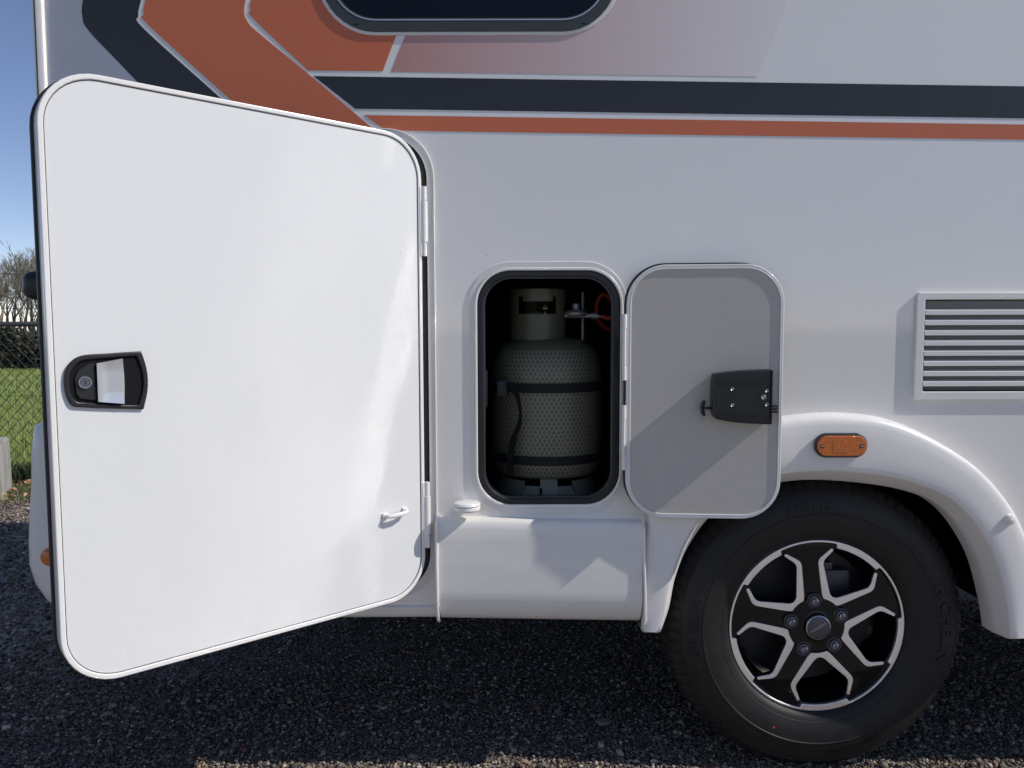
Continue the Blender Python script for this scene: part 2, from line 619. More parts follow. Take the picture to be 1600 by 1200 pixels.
def stones(X, Y, S, zbase):
    n = len(X)
    V = IV[None] * (1 + rng.normal(0, 0.16, (n, 12, 1)))
    sc_ = np.stack([rng.uniform(0.75, 1.35, n), rng.uniform(0.65, 1.05, n), rng.uniform(0.45, 0.8, n)], -1)
    V = V * sc_[:, None, :]
    Rm = rand_rot(n)
    V = np.einsum('nij,nkj->nki', Rm, V)
    V[:, :, 2] *= 0.75
    V = V * S[:, None, None]
    V += np.stack([X, Y, zbase], -1)[:, None, :]
    F = IF[None] + (np.arange(n) * 12)[:, None, None]
    c = PAL[rng.choice(len(PAL), n, p=[.15, .19, .12, .07, .09, .13, .14, .05, .06])] * rng.uniform(0.4, 1.75, (n, 1)) * np.array([.82, .755, .66])
    c = np.repeat(c, 12, axis=0)
    return V.reshape(-1, 3), F.reshape(-1, 3), c


def scatter(n, x0, x1, y0, y1):
    return rng.uniform(x0, x1, n), rng.uniform(y0, y1, n)


VV, FF, CC, off = [], [], [], 0
for (n, x0, x1, y0, y1, lo, hi) in ((80000, -1.7, 1.75, -0.35, 0.55, .0022, .0072), (20000, -1.7, 1.9, 0.55, 1.25, .003, .008),
                                    (26000, -3.9, -1.25, 0.2, 3.16, .005, .011), (900, -1.7, 1.75, -0.3, 0.5, .009, .015),
                                    (500, -3.8, -1.2, 0.3, 3.1, .011, .018)):
    X, Y = scatter(n, x0, x1, y0, y1)
    S = lo + (hi - lo) * rng.random(n) ** 1.8
    Z = rng.uniform(-0.003, 0.004, n) + S * 0.25
    V, F, c = stones(X, Y, S, Z)
    VV.append(V)
    FF.append(F + off)
    CC.append(c)
    off += len(V)
gs = link('gravel', raw_mesh('gravel', np.concatenate(VV), np.concatenate(FF), np.concatenate(CC)), M['stone'])
tag(gs, 'loose grey and reddish gravel spread under and around the motorhome', 'gravel', kind='stuff')
VV = FF = CC = None

# ------------------------------------------------------------------ the motorhome
van = empty('motorhome', (0, 0, 0))
tag(van, 'white motorhome side with rust orange and dark stripes, its garage door and gas locker open', 'motorhome')

arch_out = [(.317, .384), (.318, .50), (.322, .63), (.350, .72), (.435, .825), (.535, .885), (.654, .908), (.79, .9165),
            (.93, .893), (1.09, .806), (1.185, .710), (1.235, .62), (1.258, .52), (1.258, .43), (1.250, .374)]
arch_in = [(.369, .384), (.386, .435), (.401, .512), (.433, .590), (.487, .665), (.560, .718), (.6565, .7455), (.776, .749),
           (.946, .726), (1.051, .678), (1.131, .5706), (1.171, .452), (1.187, .374)]
NA = 72
AO = resample(catmull(arch_out), NA)
AI = resample(catmull(arch_in), NA)
mid = [(a[0] * .75 + b[0] * .25, a[1] * .75 + b[1] * .25) for a, b in zip(AO, AI)]
mid2 = [(a[0] * .3 + b[0] * .7, a[1] * .3 + b[1] * .7) for a, b in zip(AO, AI)]

gx0, gx1, gz0, gz1 = .967, 1.42, .9465, 1.2045
GX0, GX1, GZ0, GZ1 = -0.995, -0.199, 0.474, 1.576
hull = [(-1.10, 0.44)] + [(mid[0][0], 0.44)] + [p for p in mid if p[1] > 0.441] + [(mid[-1][0], 0.44), (4.5, 0.44), (4.5, 2.38), (-1.10, 2.38)]
holes = [rrect(GX0, GZ0, GX1, GZ1, 0.10), rrect(-0.086, 0.694, 0.265, 1.264, 0.082), rrect(-0.425, 1.832, 0.228, 2.32, 0.11), rrect(gx0 + .012, gz0 + .012, gx1 - .012, gz1 - .012, .004)]
plate('side_wall', [hull] + holes, 0.0, 0.028, M['wall'], van, smooth=20)

# shell: roof, rear, far side, front end, floor
box('roof', -1.10, 4.5, 0.262, 1.80, 2.601, 2.632, M['plastic'], van, 0.004)
_o = [(.26 - .26 * math.cos(R(a)), 2.381 + .25 * math.sin(R(a))) for a in range(0, 91, 9)]
_i = [(.26 - .23 * math.cos(R(a)), 2.381 + .22 * math.sin(R(a))) for a in range(90, -1, -9)]
prof_x('roof_cove', _o + _i, -1.10, 4.5, M['plastic'], van)
prof_x('roof_cove', [(2.06 - y, z) for y, z in _o + _i], -1.10, 4.5, M['plastic'], van)
box('rear_wall', -1.10, -1.07, 0.031, 2.029, 0.44, 2.59, M['plastic'], van)
box('far_wall', -1.10, 4.5, 2.03, 2.06, 0.40, 2.38, M['plastic'], van)
box('front_bulkhead', 4.47, 4.5, 0.031, 2.029, 0.44, 2.59, M['plastic'], van)
fl = bmesh.new()
box_bm(-1.069, .30, .03, 2.029, .455, .475, bm=fl)
box_bm(.30, 1.25, .36, 2.029, .455, .475, bm=fl)
box_bm(1.25, 4.469, .03, 2.029, .455, .475, bm=fl)
bm_link('floor_panel', fl, M['black_matt'], van)
# corner rail at the rear edge
rb = bmesh.new()
box_bm(-1.112, -1.088, -0.012, 0.03, 0.60, 2.38, 0.004, bm=rb)
bm_link('corner_rail', rb, M['trim'], van)
box('corner_rail_insert', -1.106, -1.103, -0.0135, -0.011, 0.62, 2.37, M['frame_grey'], van)

# printed film on the side: flat print, one part per colour field
def film(name, pts, m, y=-0.0012, label=None):
    o = plate(name, [pts], y, -0.0002, m, van, smooth=None)
    return tag(o, label)


sl_ = (1.7131 - 1.6854) / (-0.4638 - 1.2051)      # the belt line falls gently towards the front


def bz(x, z0):
    return z0 + sl_ * (x + 0.4638)


dk_l = catmull([(-0.90, 2.16), (-0.975, 1.975), (-0.9975, 1.888), (-1.0005, 1.850), (-0.985, 1.815), (-0.889, 1.7127), (-0.60, 1.40)], 6)
dk_r = catmull([(-0.745, 2.16), (-0.835, 1.975), (-0.862, 1.888), (-0.870, 1.852), (-0.858, 1.822), (-0.6905, 1.6697), (-0.45, 1.452)], 6)
film('dark_chevron', [tuple(p) for p in dk_l] + [tuple(p) for p in dk_r[::-1]], M['navy'])
o1_l = catmull([(-0.73, 2.16), (-0.824, 1.975), (-0.8515, 1.888), (-0.857, 1.855), (-0.8457, 1.829), (-0.6651, 1.6637), (-0.45, 1.468)], 6)
o1_r = catmull([(-0.50, 2.16), (-0.592, 1.975), (-0.6183, 1.8868), (-0.6225, 1.856), (-0.6135, 1.835), (-0.596, 1.8165), (-0.484, 1.7245), (-0.3245, 1.5908), (-0.29, 1.562)], 6)
film('orange_chevron', [tuple(p) for p in o1_l] + [tuple(p) for p in o1_r[::-1]], M['orange'])
o2_l = catmull([(-0.485, 2.16), (-0.578, 1.975), (-0.6050, 1.8868), (-0.6082, 1.864), (-0.5990, 1.841), (-0.4767, 1.7262)], 6)
film('orange_chevron', [tuple(p) for p in o2_l] + [(-0.3014, 1.7244), (-0.2719, 1.7973), (-0.23, 1.9), (-0.13, 2.16)], M['orange'])
film('silver_field', [(-1.086, 1.45), (-0.655, 1.45)] + [(p[0] - .0025, p[1]) for p in dk_l[::-1] if p[1] > 1.46] + [(-1.086, 2.16)], M['silver_film'])
film('dark_stripe', [(-0.4638, bz(-.4638, 1.7131)), (4.4, bz(4.4, 1.7131)), (4.4, bz(4.4, 1.6397)), (-0.3675, bz(-.3675, 1.6397))], M['navy'])
film('orange_stripe', [(-0.3466, bz(-.3466, 1.6252)), (4.4, bz(4.4, 1.6252)), (4.4, bz(4.4, 1.5905)), (-0.2969, bz(-.2969, 1.5905))], M['orange'])
film('fading_film', [(-0.2819, 1.7229), (-0.2509, 1.7972), (-0.21, 1.9), (-0.10, 2.16), (0.76, 2.16), (0.647, 1.883), (0.5774, 1.709)], M['pink'], y=-0.0008)

# window
plate('window_rim', [rrect(-0.452, 1.805, 0.256, 2.345, 0.135), rrect(-0.43, 1.825, 0.234, 2.325, 0.115)], -0.003, -0.0003, M['alu_white'], van, bev=0.001)
win = plate('window', [rrect(-0.444, 1.812, 0.248, 2.338, 0.128), rrect(-0.415, 1.843, 0.219, 2.308, 0.10)], -0.0062, -0.0032, M['frame_grey'], van, bev=0.0012)
plate('pane', [rrect(-0.4145, 1.8435, 0.2185, 2.3075, 0.0995)], -0.005, -0.001, M['glass_dark'], win, bev=0.001)
plate('window_bead', [rrect(-0.421, 1.837, 0.225, 2.314, 0.106), rrect(-0.4185, 1.8395, 0.2225, 2.3115, 0.1035)], -0.0070, -0.0063, M['silver'], win)
for dx in (-0.365, 0.165):
    box('drain_slot', dx, dx + .010, -0.0067, -0.0060, 1.8275, 1.830, M['black_matt'], win)

# garage opening frame and seal
plate('garage_frame', [rrect(GX0 - .015, GZ0 - .015, GX1 + .015, GZ1 + .015, 0.113), rrect(GX0 + .002, GZ0 + .002, GX1 - .002, GZ1 - .002, 0.098)],
      -0.0035, -0.0003, M['alu_white'], van, bev=0.0012)
plate('garage_frame_bead', [rrect(GX0 - .016, GZ0 - .016, GX1 + .016, GZ1 + .016, 0.114), rrect(GX0 - .0130, GZ0 - .0130, GX1 + .0130, GZ1 + .0130, 0.111)],
      -0.0050, -0.0036, M['trim'], van, bev=0.001)
plate('garage_seal', [rrect(GX0 + .003, GZ0 + .003, GX1 - .003, GZ1 - .003, 0.097), rrect(GX0 + .022, GZ0 + .022, GX1 - .024, GZ1 - .022, 0.085)],
      -0.002, 0.024, M['seal'], van, bev=0.004)
# the dark garage behind the opening
gb = bmesh.new()
box_bm(GX0 - .03, GX0 - .012, .03, 1.9, GZ0 - .002, GZ1 + .02, bm=gb)
box_bm(GX1 + .012, GX1 + .03, .03, 1.9, GZ0 - .002, GZ1 + .02, bm=gb)
box_bm(GX0 - .03, GX1 + .03, .03, 1.9, GZ1 + .021, GZ1 + .04, bm=gb)
box_bm(GX0 - .011, GX1 + .011, 1.88, 1.9, GZ0 - .002, GZ1 + .02, bm=gb)
bm_link('garage_lining', gb, M['black_matt'], van)

# garage door, hinged on its right edge and swung out 41 degrees
TH = R(41.13)
DW, DZ0, DZ1 = 0.773, 0.4815, 1.564


def dr(u0, z0, u1, z1, r):
    return rrect(-u1, z0, -u0, z1, r)


door = plate('garage_door', [dr(0.009, DZ0 + .009, DW - .009, DZ1 - .009, 0.088)], 0.001, 0.026, M['door_skin'], van,
             loc=(-0.2113, -0.030, 0), rot=(0, 0, TH), smooth=20)
tag(door, 'white garage door swung open, hinged on its right edge')
plate('door_rim', [dr(0, DZ0, DW, DZ1, 0.097), dr(0.0095, DZ0 + .0095, DW - .0095, DZ1 - .0095, 0.0875)], -0.0025, 0.029, M['trim'], door, bev=0.002)
plate('rim_joint', [dr(0.0097, DZ0 + .0097, DW - .0097, DZ1 - .0097, 0.0873), dr(0.0109, DZ0 + .0109, DW - .0109, DZ1 - .0109, 0.0861)], 0.0, 0.0008, M['frame_grey'], door)
plate('door_seal', [dr(-0.002, DZ0 - .004, DW + .004, DZ1 + .004, 0.101), dr(0.02, DZ0 + .02, DW - .02, DZ1 - .02, 0.080)], 0.030, 0.043, M['seal'], door, bev=0.003)
plate('door_lining', [dr(0.021, DZ0 + .021, DW - .021, DZ1 - .021, 0.079)], 0.0265, 0.031, M['grey_panel'], door)
# recessed handle
def handle_loop(k):
    lt = catmull([(.6235 + k, .9742 + k), (.68, .9795 + k * .9), (.7225 - k * .6, .9845 + k), (.7405 - k * .9, .9895 + k * .8), (.7490 - k, 1.012), (.7500 - k, 1.038), (.7430 - k, 1.060 - k * .6),
                  (.7225 - k * .4, 1.0752 - k), (.68, 1.0785 - k), (.624 + k, 1.0812 - k)], 5)
    rt_ = [(.6245 + k - (.0105) * (1 - (2 * i / 10 - 1) ** 2), 1.0812 - k - (.107 - 2 * k) * i / 10) for i in range(1, 10)]
    return [(-a, b) for a, b in [tuple(p) for p in lt] + rt_]


NEG = lambda L: [(-a, b) for a, b in L]
hsm, him = handle_loop(0), handle_loop(.0085)
plate('handle_bezel', [hsm, him], -0.006, 0.0005, M['black_plastic'], door, bev=0.0022)
plate('handle_recess', [him], -0.0012, 0.0006, M['black_matt'], door)
lock_pl = NEG([(.7325, 1.010), (.734, 1.036), (.728, 1.050), (.7120, 1.060), (.7015, 1.062), (.7005, .996), (.712, .997), (.727, 1.0)])
plate('lock_plate', [lock_pl], -0.0045, -0.0013, M['black_plastic'], door, bev=0.0012)
# the silver pull: slightly dished
lb = bmesh.new()
gu, gz_ = 9, 7
gr = []
for i in range(gu + 1):
    f = i / gu
    u = .6975 + (.6560 - .6975) * f
    zt = 1.0612 + (1.0688 - 1.0612) * f
    zb = .9934 + (.9875 - .9934) * f
    row = []
    for j in range(gz_ + 1):
        g = j / gz_
        z = zb + (zt - zb) * g
        inn = max(0, min(1, (f - .18) / .14)) * (1 - max(0, min(1, (f - .80) / .1)) * .0) * max(0, min(1, g / .14)) * max(0, min(1, (1 - g) / .14))
        bow = 0.002 * (1 - (2 * g - 1) ** 2) * f
        row.append(lb.verts.new((-u + bow - .002, -0.0105 - 0.004 * f + 0.0028 * inn, z)))
    gr.append(row)
for i in range(gu):
    for j in range(gz_):
        lb.faces.new((gr[i][j], gr[i + 1][j], gr[i + 1][j + 1], gr[i][j + 1]))
ext = bmesh.ops.extrude_face_region(lb, geom=lb.faces[:])
for v in [e for e in ext['geom'] if isinstance(e, bmesh.types.BMVert)]:
    v.co.y += 0.0045
bm_link('pull_lever', lb, M['silver'], door, smooth=40)
box('lever_hinge', -.7005, -.6965, -0.010, -0.001, .995, 1.058, M['black_plastic'], door, 0.001)
bm = lathe_bm([(0, -.0085), (.0078, -.0085), (.0088, -.0075), (.0088, -.004)], 32, 'Y', (-.7185, 0, 1.0285))
bm_link('lock_cylinder', bm, M['nut'], door)
bm = lathe_bm([(.0088, -.004), (.0088, -.0092), (.0104, -.0092), (.0104, -.004)], 32, 'Y', (-.7185, 0, 1.0285))
bm_link('lock_ring', bm, M['steel'], door)
box('keyhole', -.7192, -.7178, -0.0089, -0.0084, 1.0245, 1.0325, M['black_matt'], door)
# loop catch low on the door
cb = bmesh.new()
tube_bm([(-.1110, -.004, .6900), (-.1090, -.016, .6905), (-.095, -.0215, .6915), (-.072, -.0215, .6935), (-.0590, -.016, .6945), (-.0570, -.004, .695)],
        [.0042, .0046, .0050, .0050, .0046, .0042], 10, cb)
box_bm(-.1180, -.1030, -.0055, .001, .6825, .6975, 0.003, bm=cb)
box_bm(-.0640, -.0500, -.0055, .001, .6875, .7025, 0.003, bm=cb)
bm_link('catch_loop', cb, M['trim'], door)
for uu, zz in ((-.1115, .6900), (-.0560, .6955)):
    bm_link('screw', lathe_bm([(0, -.0068), (.0026, -.0068), (.0036, -.0058), (.0036, -.005)], 12, 'Y', (uu, 0, zz)), M['steel'], door)
# hinges
for z0, z1 in ((1.291, 1.452), (0.595, 0.7545)):
    hb = lathe_bm([(0, z0), (.0062, z0), (.0062, z0 + .030), (.0050, z0 + .0305), (.0050, z0 + .0325), (.0078, z0 + .033),
                   (.0078, z1 - .034), (.0050, z1 - .0335), (.0050, z1 - .032), (.0065, z1 - .0315), (.0065, z1), (0, z1)], 20, 'Z', (.0055, -.004, 0))
    box_bm(-.006, .004, -.0045, .004, z0 + .001, z1 - .001, 0.001, bm=hb)
    bm_link('door_hinge', hb, M['trim'], door)

# gas locker: frame, seal, lining
LX0, LX1, LZ0, LZ1 = -0.1025, 0.276, 0.669, 1.280
plate('locker_frame', [rrect(LX0, LZ0, LX1, LZ1, 0.100), rrect(LX0 + .0125, LZ0 + .0165, LX1 - .009, LZ1 - .0135, 0.088)], -0.0032, -0.0003, M['alu_white'], van, bev=0.0012)
plate('locker_inner_frame', [rrect(LX0 + .0127, LZ0 + .0167, LX1 - .0092, LZ1 - .0137, 0.088), rrect(LX0 + .0195, LZ0 + .0245, LX1 - .016, LZ1 - .021, 0.081)],
      -0.0060, 0.02, M['trim'], van, bev=0.0022)
plate('locker_seal', [rrect(LX0 + .0197, LZ0 + .0247, LX1 - .0162, LZ1 - .0212, 0.081), rrect(LX0 + .036, LZ0 + .0405, LX1 - .034, LZ1 - .0375, 0.066)],
      -0.005, 0.022, M['seal'], van, bev=0.004)
plate('locker_edge', [rrect(LX0 + .0362, LZ0 + .0407, LX1 - .0342, LZ1 - .0377, 0.066), rrect(LX0 + .0375, LZ0 + .042, LX1 - .0355, LZ1 - .039, 0.065)],
      0.000, 0.021, M['nut'], van)
lb = bmesh.new()
box_bm(-.13, -.112, .03, .45, .668, 1.31, bm=lb)
box_bm(.305, .323, .03, .45, .668, 1.31, bm=lb)
box_bm(-.13, .323, .03, .45, 1.311, 1.33, bm=lb)
box_bm(-.13, .323, .03, .45, .648, .667, bm=lb)
box_bm(-.111, .304, .43, .45, .668, 1.31, bm=lb)
bm_link('locker_lining', lb, M['black_matt'], van)
box('locker_floor_mat', -.111, .304, .031, .429, .668, .690, M['seal'], van, 0.002)
box('latch_keeper', -.0705, -.060, .004, .03, .93, 1.02, M['black_plastic'], van, 0.002)

# locker door, folded right back against the wall and showing its inner face
LA = R(4.3)
ldoor = plate('locker_door', [rrect(0.004, .679, .358, 1.266, .083)], 0.014, 0.022, M['alu_white'], van, loc=(0.2735, -0.052, 0.0165), rot=(0, 0, -LA))
ldoor.scale = (.968, 1, .982)
tag(ldoor, 'small locker door folded back, showing its grey inner lining and black latch')
plate('door_rim', [rrect(-0.006, .6695, .3645, 1.274, .093), rrect(0.0050, .6795, .3560, 1.2630, .081)], -0.003, 0.012, M['alu_white'], ldoor, bev=0.002)
plate('rim_bead', [rrect(0.0022, .6770, .3585, 1.2655, .084), rrect(0.0045, .6792, .3562, 1.2632, .082)], -0.0034, -0.0016, M['trim'], ldoor, bev=0.0006)
plate('inner_lining', [rrect(0.0050, .6797, .3558, 1.2627, .081)], -0.0008, 0.0118, M['grey_panel'], ldoor)
plate('door_seal', [rrect(-0.0105, .6675, .360, 1.279, .097), rrect(0.02, .70, .34, 1.245, .07)], 0.0122, 0.024, M['seal'], ldoor, bev=0.003)
lat = catmull([(.1955, .9255), (.1930, .968), (.1960, 1.0120), (.2030, 1.0190), (.2574, 1.0255), (.3270, 1.0290)], 5)
latb = catmull([(.3280, .9015), (.26, .9045), (.213, .9110), (.2000, .9160), (.1955, .9255)], 5)
latch = plate('latch_case', [[tuple(p) for p in lat] + [tuple(p) for p in latb[:-1]]], -0.046, -0.001, M['black_plastic'], ldoor, bev=0.006)
for zz in (.926, .9995):
    box('latch_rib', .203, .318, -.0478, -.044, zz, zz + .0015, M['black_plastic'], ldoor, 0.0006)
box('latch_edge', .3262, .3300, -.0472, .002, .9030, 1.0275, M['black_plastic'], ldoor, 0.001)
for ux, uz, rr in ((.2370, .9845, .0042), (.2378, .9475, .0042), (.3160, .9810, .0042), (.3168, .9490, .0042), (.3095, .9655, .0058)):
    bm_link('screw', lathe_bm([(0, -.0470), (rr * .35, -.0470), (rr * .4, -.0466), (rr * .9, -.0482), (rr, -.0475), (rr, -.045)], 16, 'Y', (ux, 0, uz)), M['steel'], ldoor)
tb = bmesh.new()
tube_bm([(.197, -.018, .9365), (.180, -.018, .9365)], .0032, 8, tb)
tube_bm([(.1795, -.018, .9180), (.1755, -.018, .925), (.1738, -.018, .9365), (.1755, -.018, .948), (.1790, -.018, .9550)], [.003, .0048, .0052, .0048, .003], 8, tb)
bm_link('latch_handle', tb, M['black_plastic'], ldoor)
for k in range(3):
    box('latch_bolt', .3302, .3520, -.016, -.006, .9255 + k * .0068, .9300 + k * .0068, M['black_plastic'], ldoor, 0.0008)
# its two hinges on the left edge
for z0, z1 in ((1.001, 1.158), (.785, .941)):
    hb = bmesh.new()
    box_bm(-.0165, -.0070, -.004, .018, z0, z1, 0.0012, bm=hb)
    for q0, q1 in ((z0, z0 + .034), (z0 + .036, z1 - .036), (z1 - .034, z1)):
        lathe_bm([(0, q0), (.0052 if q1 - q0 < .04 else .0044, q0), (.0052 if q1 - q0 < .04 else .0044, q1), (0, q1)], 14, 'Z', (-.0110, -.0045, 0), bm=hb)
    bm_link('locker_hinge', hb, M['trim'], ldoor)

# holding straps and their loose tail
def strap_ring(z0, z1, cx, cy, r):
    return lathe_bm([(r, z0), (r, z1), (r + .0025, z1), (r + .0025, z0)], 64, 'Z', (cx, cy, 0), closed_prof=True)


BCX, BCY, BR = 0.0935, 0.215, 0.1475
for z0, z1 in ((.9595, .9835), (.7755, .798)):
    sb = strap_ring(z0, z1, BCX, BCY, BR + .004)
    bm_link('bottle_strap', sb, M['strap'], van)
tl = bmesh.new()
path = catmull([(-.010, .050, .985), (.002, .048, .972), (.0130, .046, .952), (.0205, .050, .915), (.0170, .054, .880), (.003, .058, .845), (-.0045, .060, .800), (-.005, .062, .750)], 6)
prev = None
for i, p in enumerate(path):
    w_ = .009 * (0.35 + 0.65 * abs(math.cos(i * .085)))
    a, b = tl.verts.new((p[0] - w_, p[1], p[2])), tl.verts.new((p[0] + w_, p[1] + .004, p[2]))
    if prev:
        tl.faces.new((prev[0], prev[1], b, a))
    prev = (a, b)
bmesh.ops.solidify(tl, geom=tl.faces[:], thickness=0.0018)
bm_link('strap_tail', tl, M['strap'], van)
box('strap_buckle', -.040, -.012, .080, .092, .950, .990, M['black_plastic'], van, 0.003)

# ventilation grille
gx0, gx1, gz0, gz1 = .967, 1.42, .9465, 1.2045
vent = plate('ventilation_grille', [rrect(gx0, gz0, gx1, gz1, .009), rrect(gx0 + .0205, gz0 + .0205, gx1 - .0205, gz1 - .0175, .004)], -0.0085, -0.0003, M['plastic'], van, bev=0.0022)
plate('grille_back', [rrect(gx0 + .022, gz0 + .022, gx1 - .022, gz1 - .019, .004)], 0.020, 0.0215, M['vent_back'], vent)
pz = (gz1 - gz0 - .038) / 9
slat_me = None
for k in range(9):
    z0 = gz0 + .0205 + pz * k + (pz - .0)
    sbm = bmesh.new()
    pr = [(-.0118, -.0118), (-.0128, -.0110), (-.0128, -.0012), (-.0116, 0), (-.0060, .0008), (.0020, .0030), (.0024, .0018), (-.0100, -.0022), (-.0104, -.0118)]
    rows = [[sbm.verts.new((x, y, z)) for y, z in pr] for x in (gx0 + .0208, gx1 - .0208)]
    for i in range(len(pr)):
        sbm.faces.new((rows[0][i], rows[0][(i + 1) % len(pr)], rows[1][(i + 1) % len(pr)], rows[1][i]))
    bmesh.ops.recalc_face_normals(sbm, faces=sbm.faces)
    if slat_me is None:
        slat_me = bpy.data.meshes.new('slat')
        sbm.to_mesh(slat_me)
        slat_me.materials.append(M['plastic'])
    sbm.free()
    if k < 8:
        so = bpy.data.objects.new('slat', slat_me)
        COL.objects.link(so)
        so.parent = vent
        so.location = (0, 0.0042, z0)

# wheel arch flare
ab = bmesh.new()
SP = [(0.0, 0.0), (.008, -.014), (.022, -.026), (.045, -.0340), (.085, -.0390), (.15, -.0415), (.30, -.0435), (.55, -.045), (.72, -.0445), (.785, -.0430), (.805, -.0415),
      (.825, -.0375), (.86, -.030), (.97, -.010), (.99, -.003), (1.0, .010), (1.0, .045)]
rows = []
for i, (a, b) in enumerate(zip(AO, AI)):
    e = min(i, NA - 1 - i) / 3.0
    pf = 1.0 if a[0] > .6 else max(.62, .62 + .38 * (a[0] - .33) / .27)
    rows.append([ab.verts.new((a[0] + (b[0] - a[0]) * s, (y * pf * 1.15 if y < 0 else y), a[1] + (b[1] - a[1]) * s)) for s, y in SP])
for a, b in zip(rows[:-1], rows[1:]):
    for j in range(len(SP) - 1):
        ab.faces.new((a[j], a[j + 1], b[j + 1], b[j]))
for row, dz in ((rows[0], 1), (rows[-1], 1)):
    lo = [ab.verts.new((v.co.x + .000, min(v.co.y + .012, .045), v.co.z - .006 + (0.004 if v in (row[0], row[-1]) else 0))) for v in row]
    for j in range(len(row) - 1):
        ab.faces.new((row[j], row[j + 1], lo[j + 1], lo[j]))
    bk = [ab.verts.new((v.co.x, .046, v.co.z)) for v in lo]
    for j in range(len(row) - 1):
        ab.faces.new((lo[j], lo[j + 1], bk[j + 1], bk[j]))
bm_link('wheel_arch', ab, M['plastic'], van, smooth=60)
for cx, cz, cy in ((1.182, .6645, -.007), (.362, .668, .017)):
    bm_link('screw_cap', lathe_bm([(0, -.0535), (.003, -.0533), (.0042, -.0520), (.0075, -.0515), (.0118, -.049), (.0128, -.0455), (.0128, -.040)], 24, 'Y', (cx, cy, cz)), M['plastic'], van)
# amber marker light on the arch
mk = plate('marker_light', [rrect(.711, .8155, .8360, .8740, .029)], -.0605, -.0510, M['frame_grey'], van, bev=.003)
tag(mk, 'oval amber side marker light on the wheel arch')
plate('lens', [rrect(.7155, .8202, .8315, .8685, .0235)], -.0665, -.0607, M['amber'], mk, bev=.002)
plate('lens_optic', [rrect(.752, .8290, .790, .8595, .002)], -.0672, -.0667, M['amber'], mk)
for cx in (.7265, .8190):
    bm_link('lens_screw_well', lathe_bm([(0, -.0669), (.0046, -.0669), (.0046, -.065)], 16, 'Y', (cx, 0, .8445)), M['black_matt'], mk)
    bm_link('screw', lathe_bm([(0, -.0680), (.0022, -.0680), (.0028, -.0672), (.0028, -.0665)], 12, 'Y', (cx, 0, .8445)), M['steel'], mk)

# skirts below the side wall
SK = [(.030, .662), (-.022, .6625), (-.0285, .6595), (-.0325, .654), (-.0350, .640), (-.0365, .61), (-.0365, .49), (-.0355, .470), (-.031, .452), (-.023, .436),
      (-.012, .420), (.002, .4075), (.020, .401), (.035, .400)]
prof_x('skirt', [(y, z + .002) for y, z in SK], -.1775, .3135, M['plastic_lower'], van, slope=-.018, nx=6)
SK2 = [(.028, .4395), (-.003, .4395), (-.0045, .436), (-.001, .420), (.008, .409), (.020, .404), (.028, .404)]
prof_x('sill', SK2, -1.098, -.186, M['plastic_lower'], van, nx=4)
SK3 = [(.030, .60), (-.010, .60), (-.018, .59), (-.022, .50), (-.020, .42), (-.010, .37), (.010, .357), (.030, .357)]
prof_x('skirt', SK3, 1.262, 4.45, M['plastic_lower'], van, nx=4)
bm_link('skirt_bead', tube_bm([(-.1815, -.018, .664), (-.1815, -.036, .655), (-.1815, -.0415, .62), (-.1815, -.042, .48), (-.1815, -.036, .44), (-.1815, -.020, .412), (-.1815, .004, .400)], .0042, 10), M['plastic'], van)
bb = bmesh.new()
tube_bm([(.3165, -.012, .668), (.3165, -.034, .640), (.3168, -.040, .56), (.3195, -.041, .48), (.3205, -.036, .42), (.3205, -.020, .392)], .0035, 8, bb)
bm_link('skirt_bead', bb, M['plastic'], van)
# round catch for the loop
db = lathe_bm([(0, .7095), (.024, .7095), (.030, .7070), (.0325, .7030), (.0325, .7012), (.028, .7005), (0, .7005)], 40, 'Z', (-.1085, -.040, 0))
lathe_bm([(0, .6990), (.030, .6990), (.0322, .6965), (.0322, .6915), (.028, .6875), (0, .6870)], 40, 'Z', (-.1085, -.040, 0), bm=db)
lathe_bm([(.026, .7006), (.026, .6989)], 40, 'Z', (-.1085, -.040, 0), bm=db)
box_bm(-.124, -.093, -.030, .001, .6895, .7060, 0.003, bm=db)
bm_link('door_catch', db, M['trim'], van)

# rear bumper corner, marker and bracket seen past the open door
bu = bmesh.new()
rowsb = []
levels = [(.905, -1.105, .02), (.898, -1.160, .012), (.885, -1.186, .006), (.83, -1.193, 0.0), (.74, -1.196, -.002), (.655, -1.204, -.004), (.60, -1.208, -.004),
          (.54, -1.210, -.003), (.49, -1.200, .002), (.445, -1.178, .010), (.415, -1.150, .030), (.405, -1.105, .06)]
for z, xl, yf in levels:
    row = []
    rc = .055
    xr = -.985
    pts = [(xr, yf)]
    for k in range(9):
        a = R(270 - 90 * k / 8)
        pts.append((xl + rc + rc * math.cos(a), yf + rc + rc * math.sin(a)))
    pts += [(xl, .6), (xl, 2.0), (xl + .05, 2.06)]
    rowsb.append([bu.verts.new((x, y, z)) for x, y in pts])
for a, b in zip(rowsb[:-1], rowsb[1:]):
    for j in range(len(a) - 1):
        bu.faces.new((a[j], a[j + 1], b[j + 1], b[j]))
bm_link('rear_bumper', bu, M['plastic'], van, smooth=50)
bm_link('rear_reflector', lathe_bm([(0, -.012), (.012, -.011), (.020, -.008), (.024, 0), (.024, .01)], 24, 'Y', (-1.132, -.003, .566)), M['amber'], van)
brk = bmesh.new()
box_bm(-1.222, -1.113, .06, .15, 1.196, 1.268, 0.028, 5, bm=brk)
bm_link('rear_bracket', brk, M['black_plastic'], van, smooth=50)

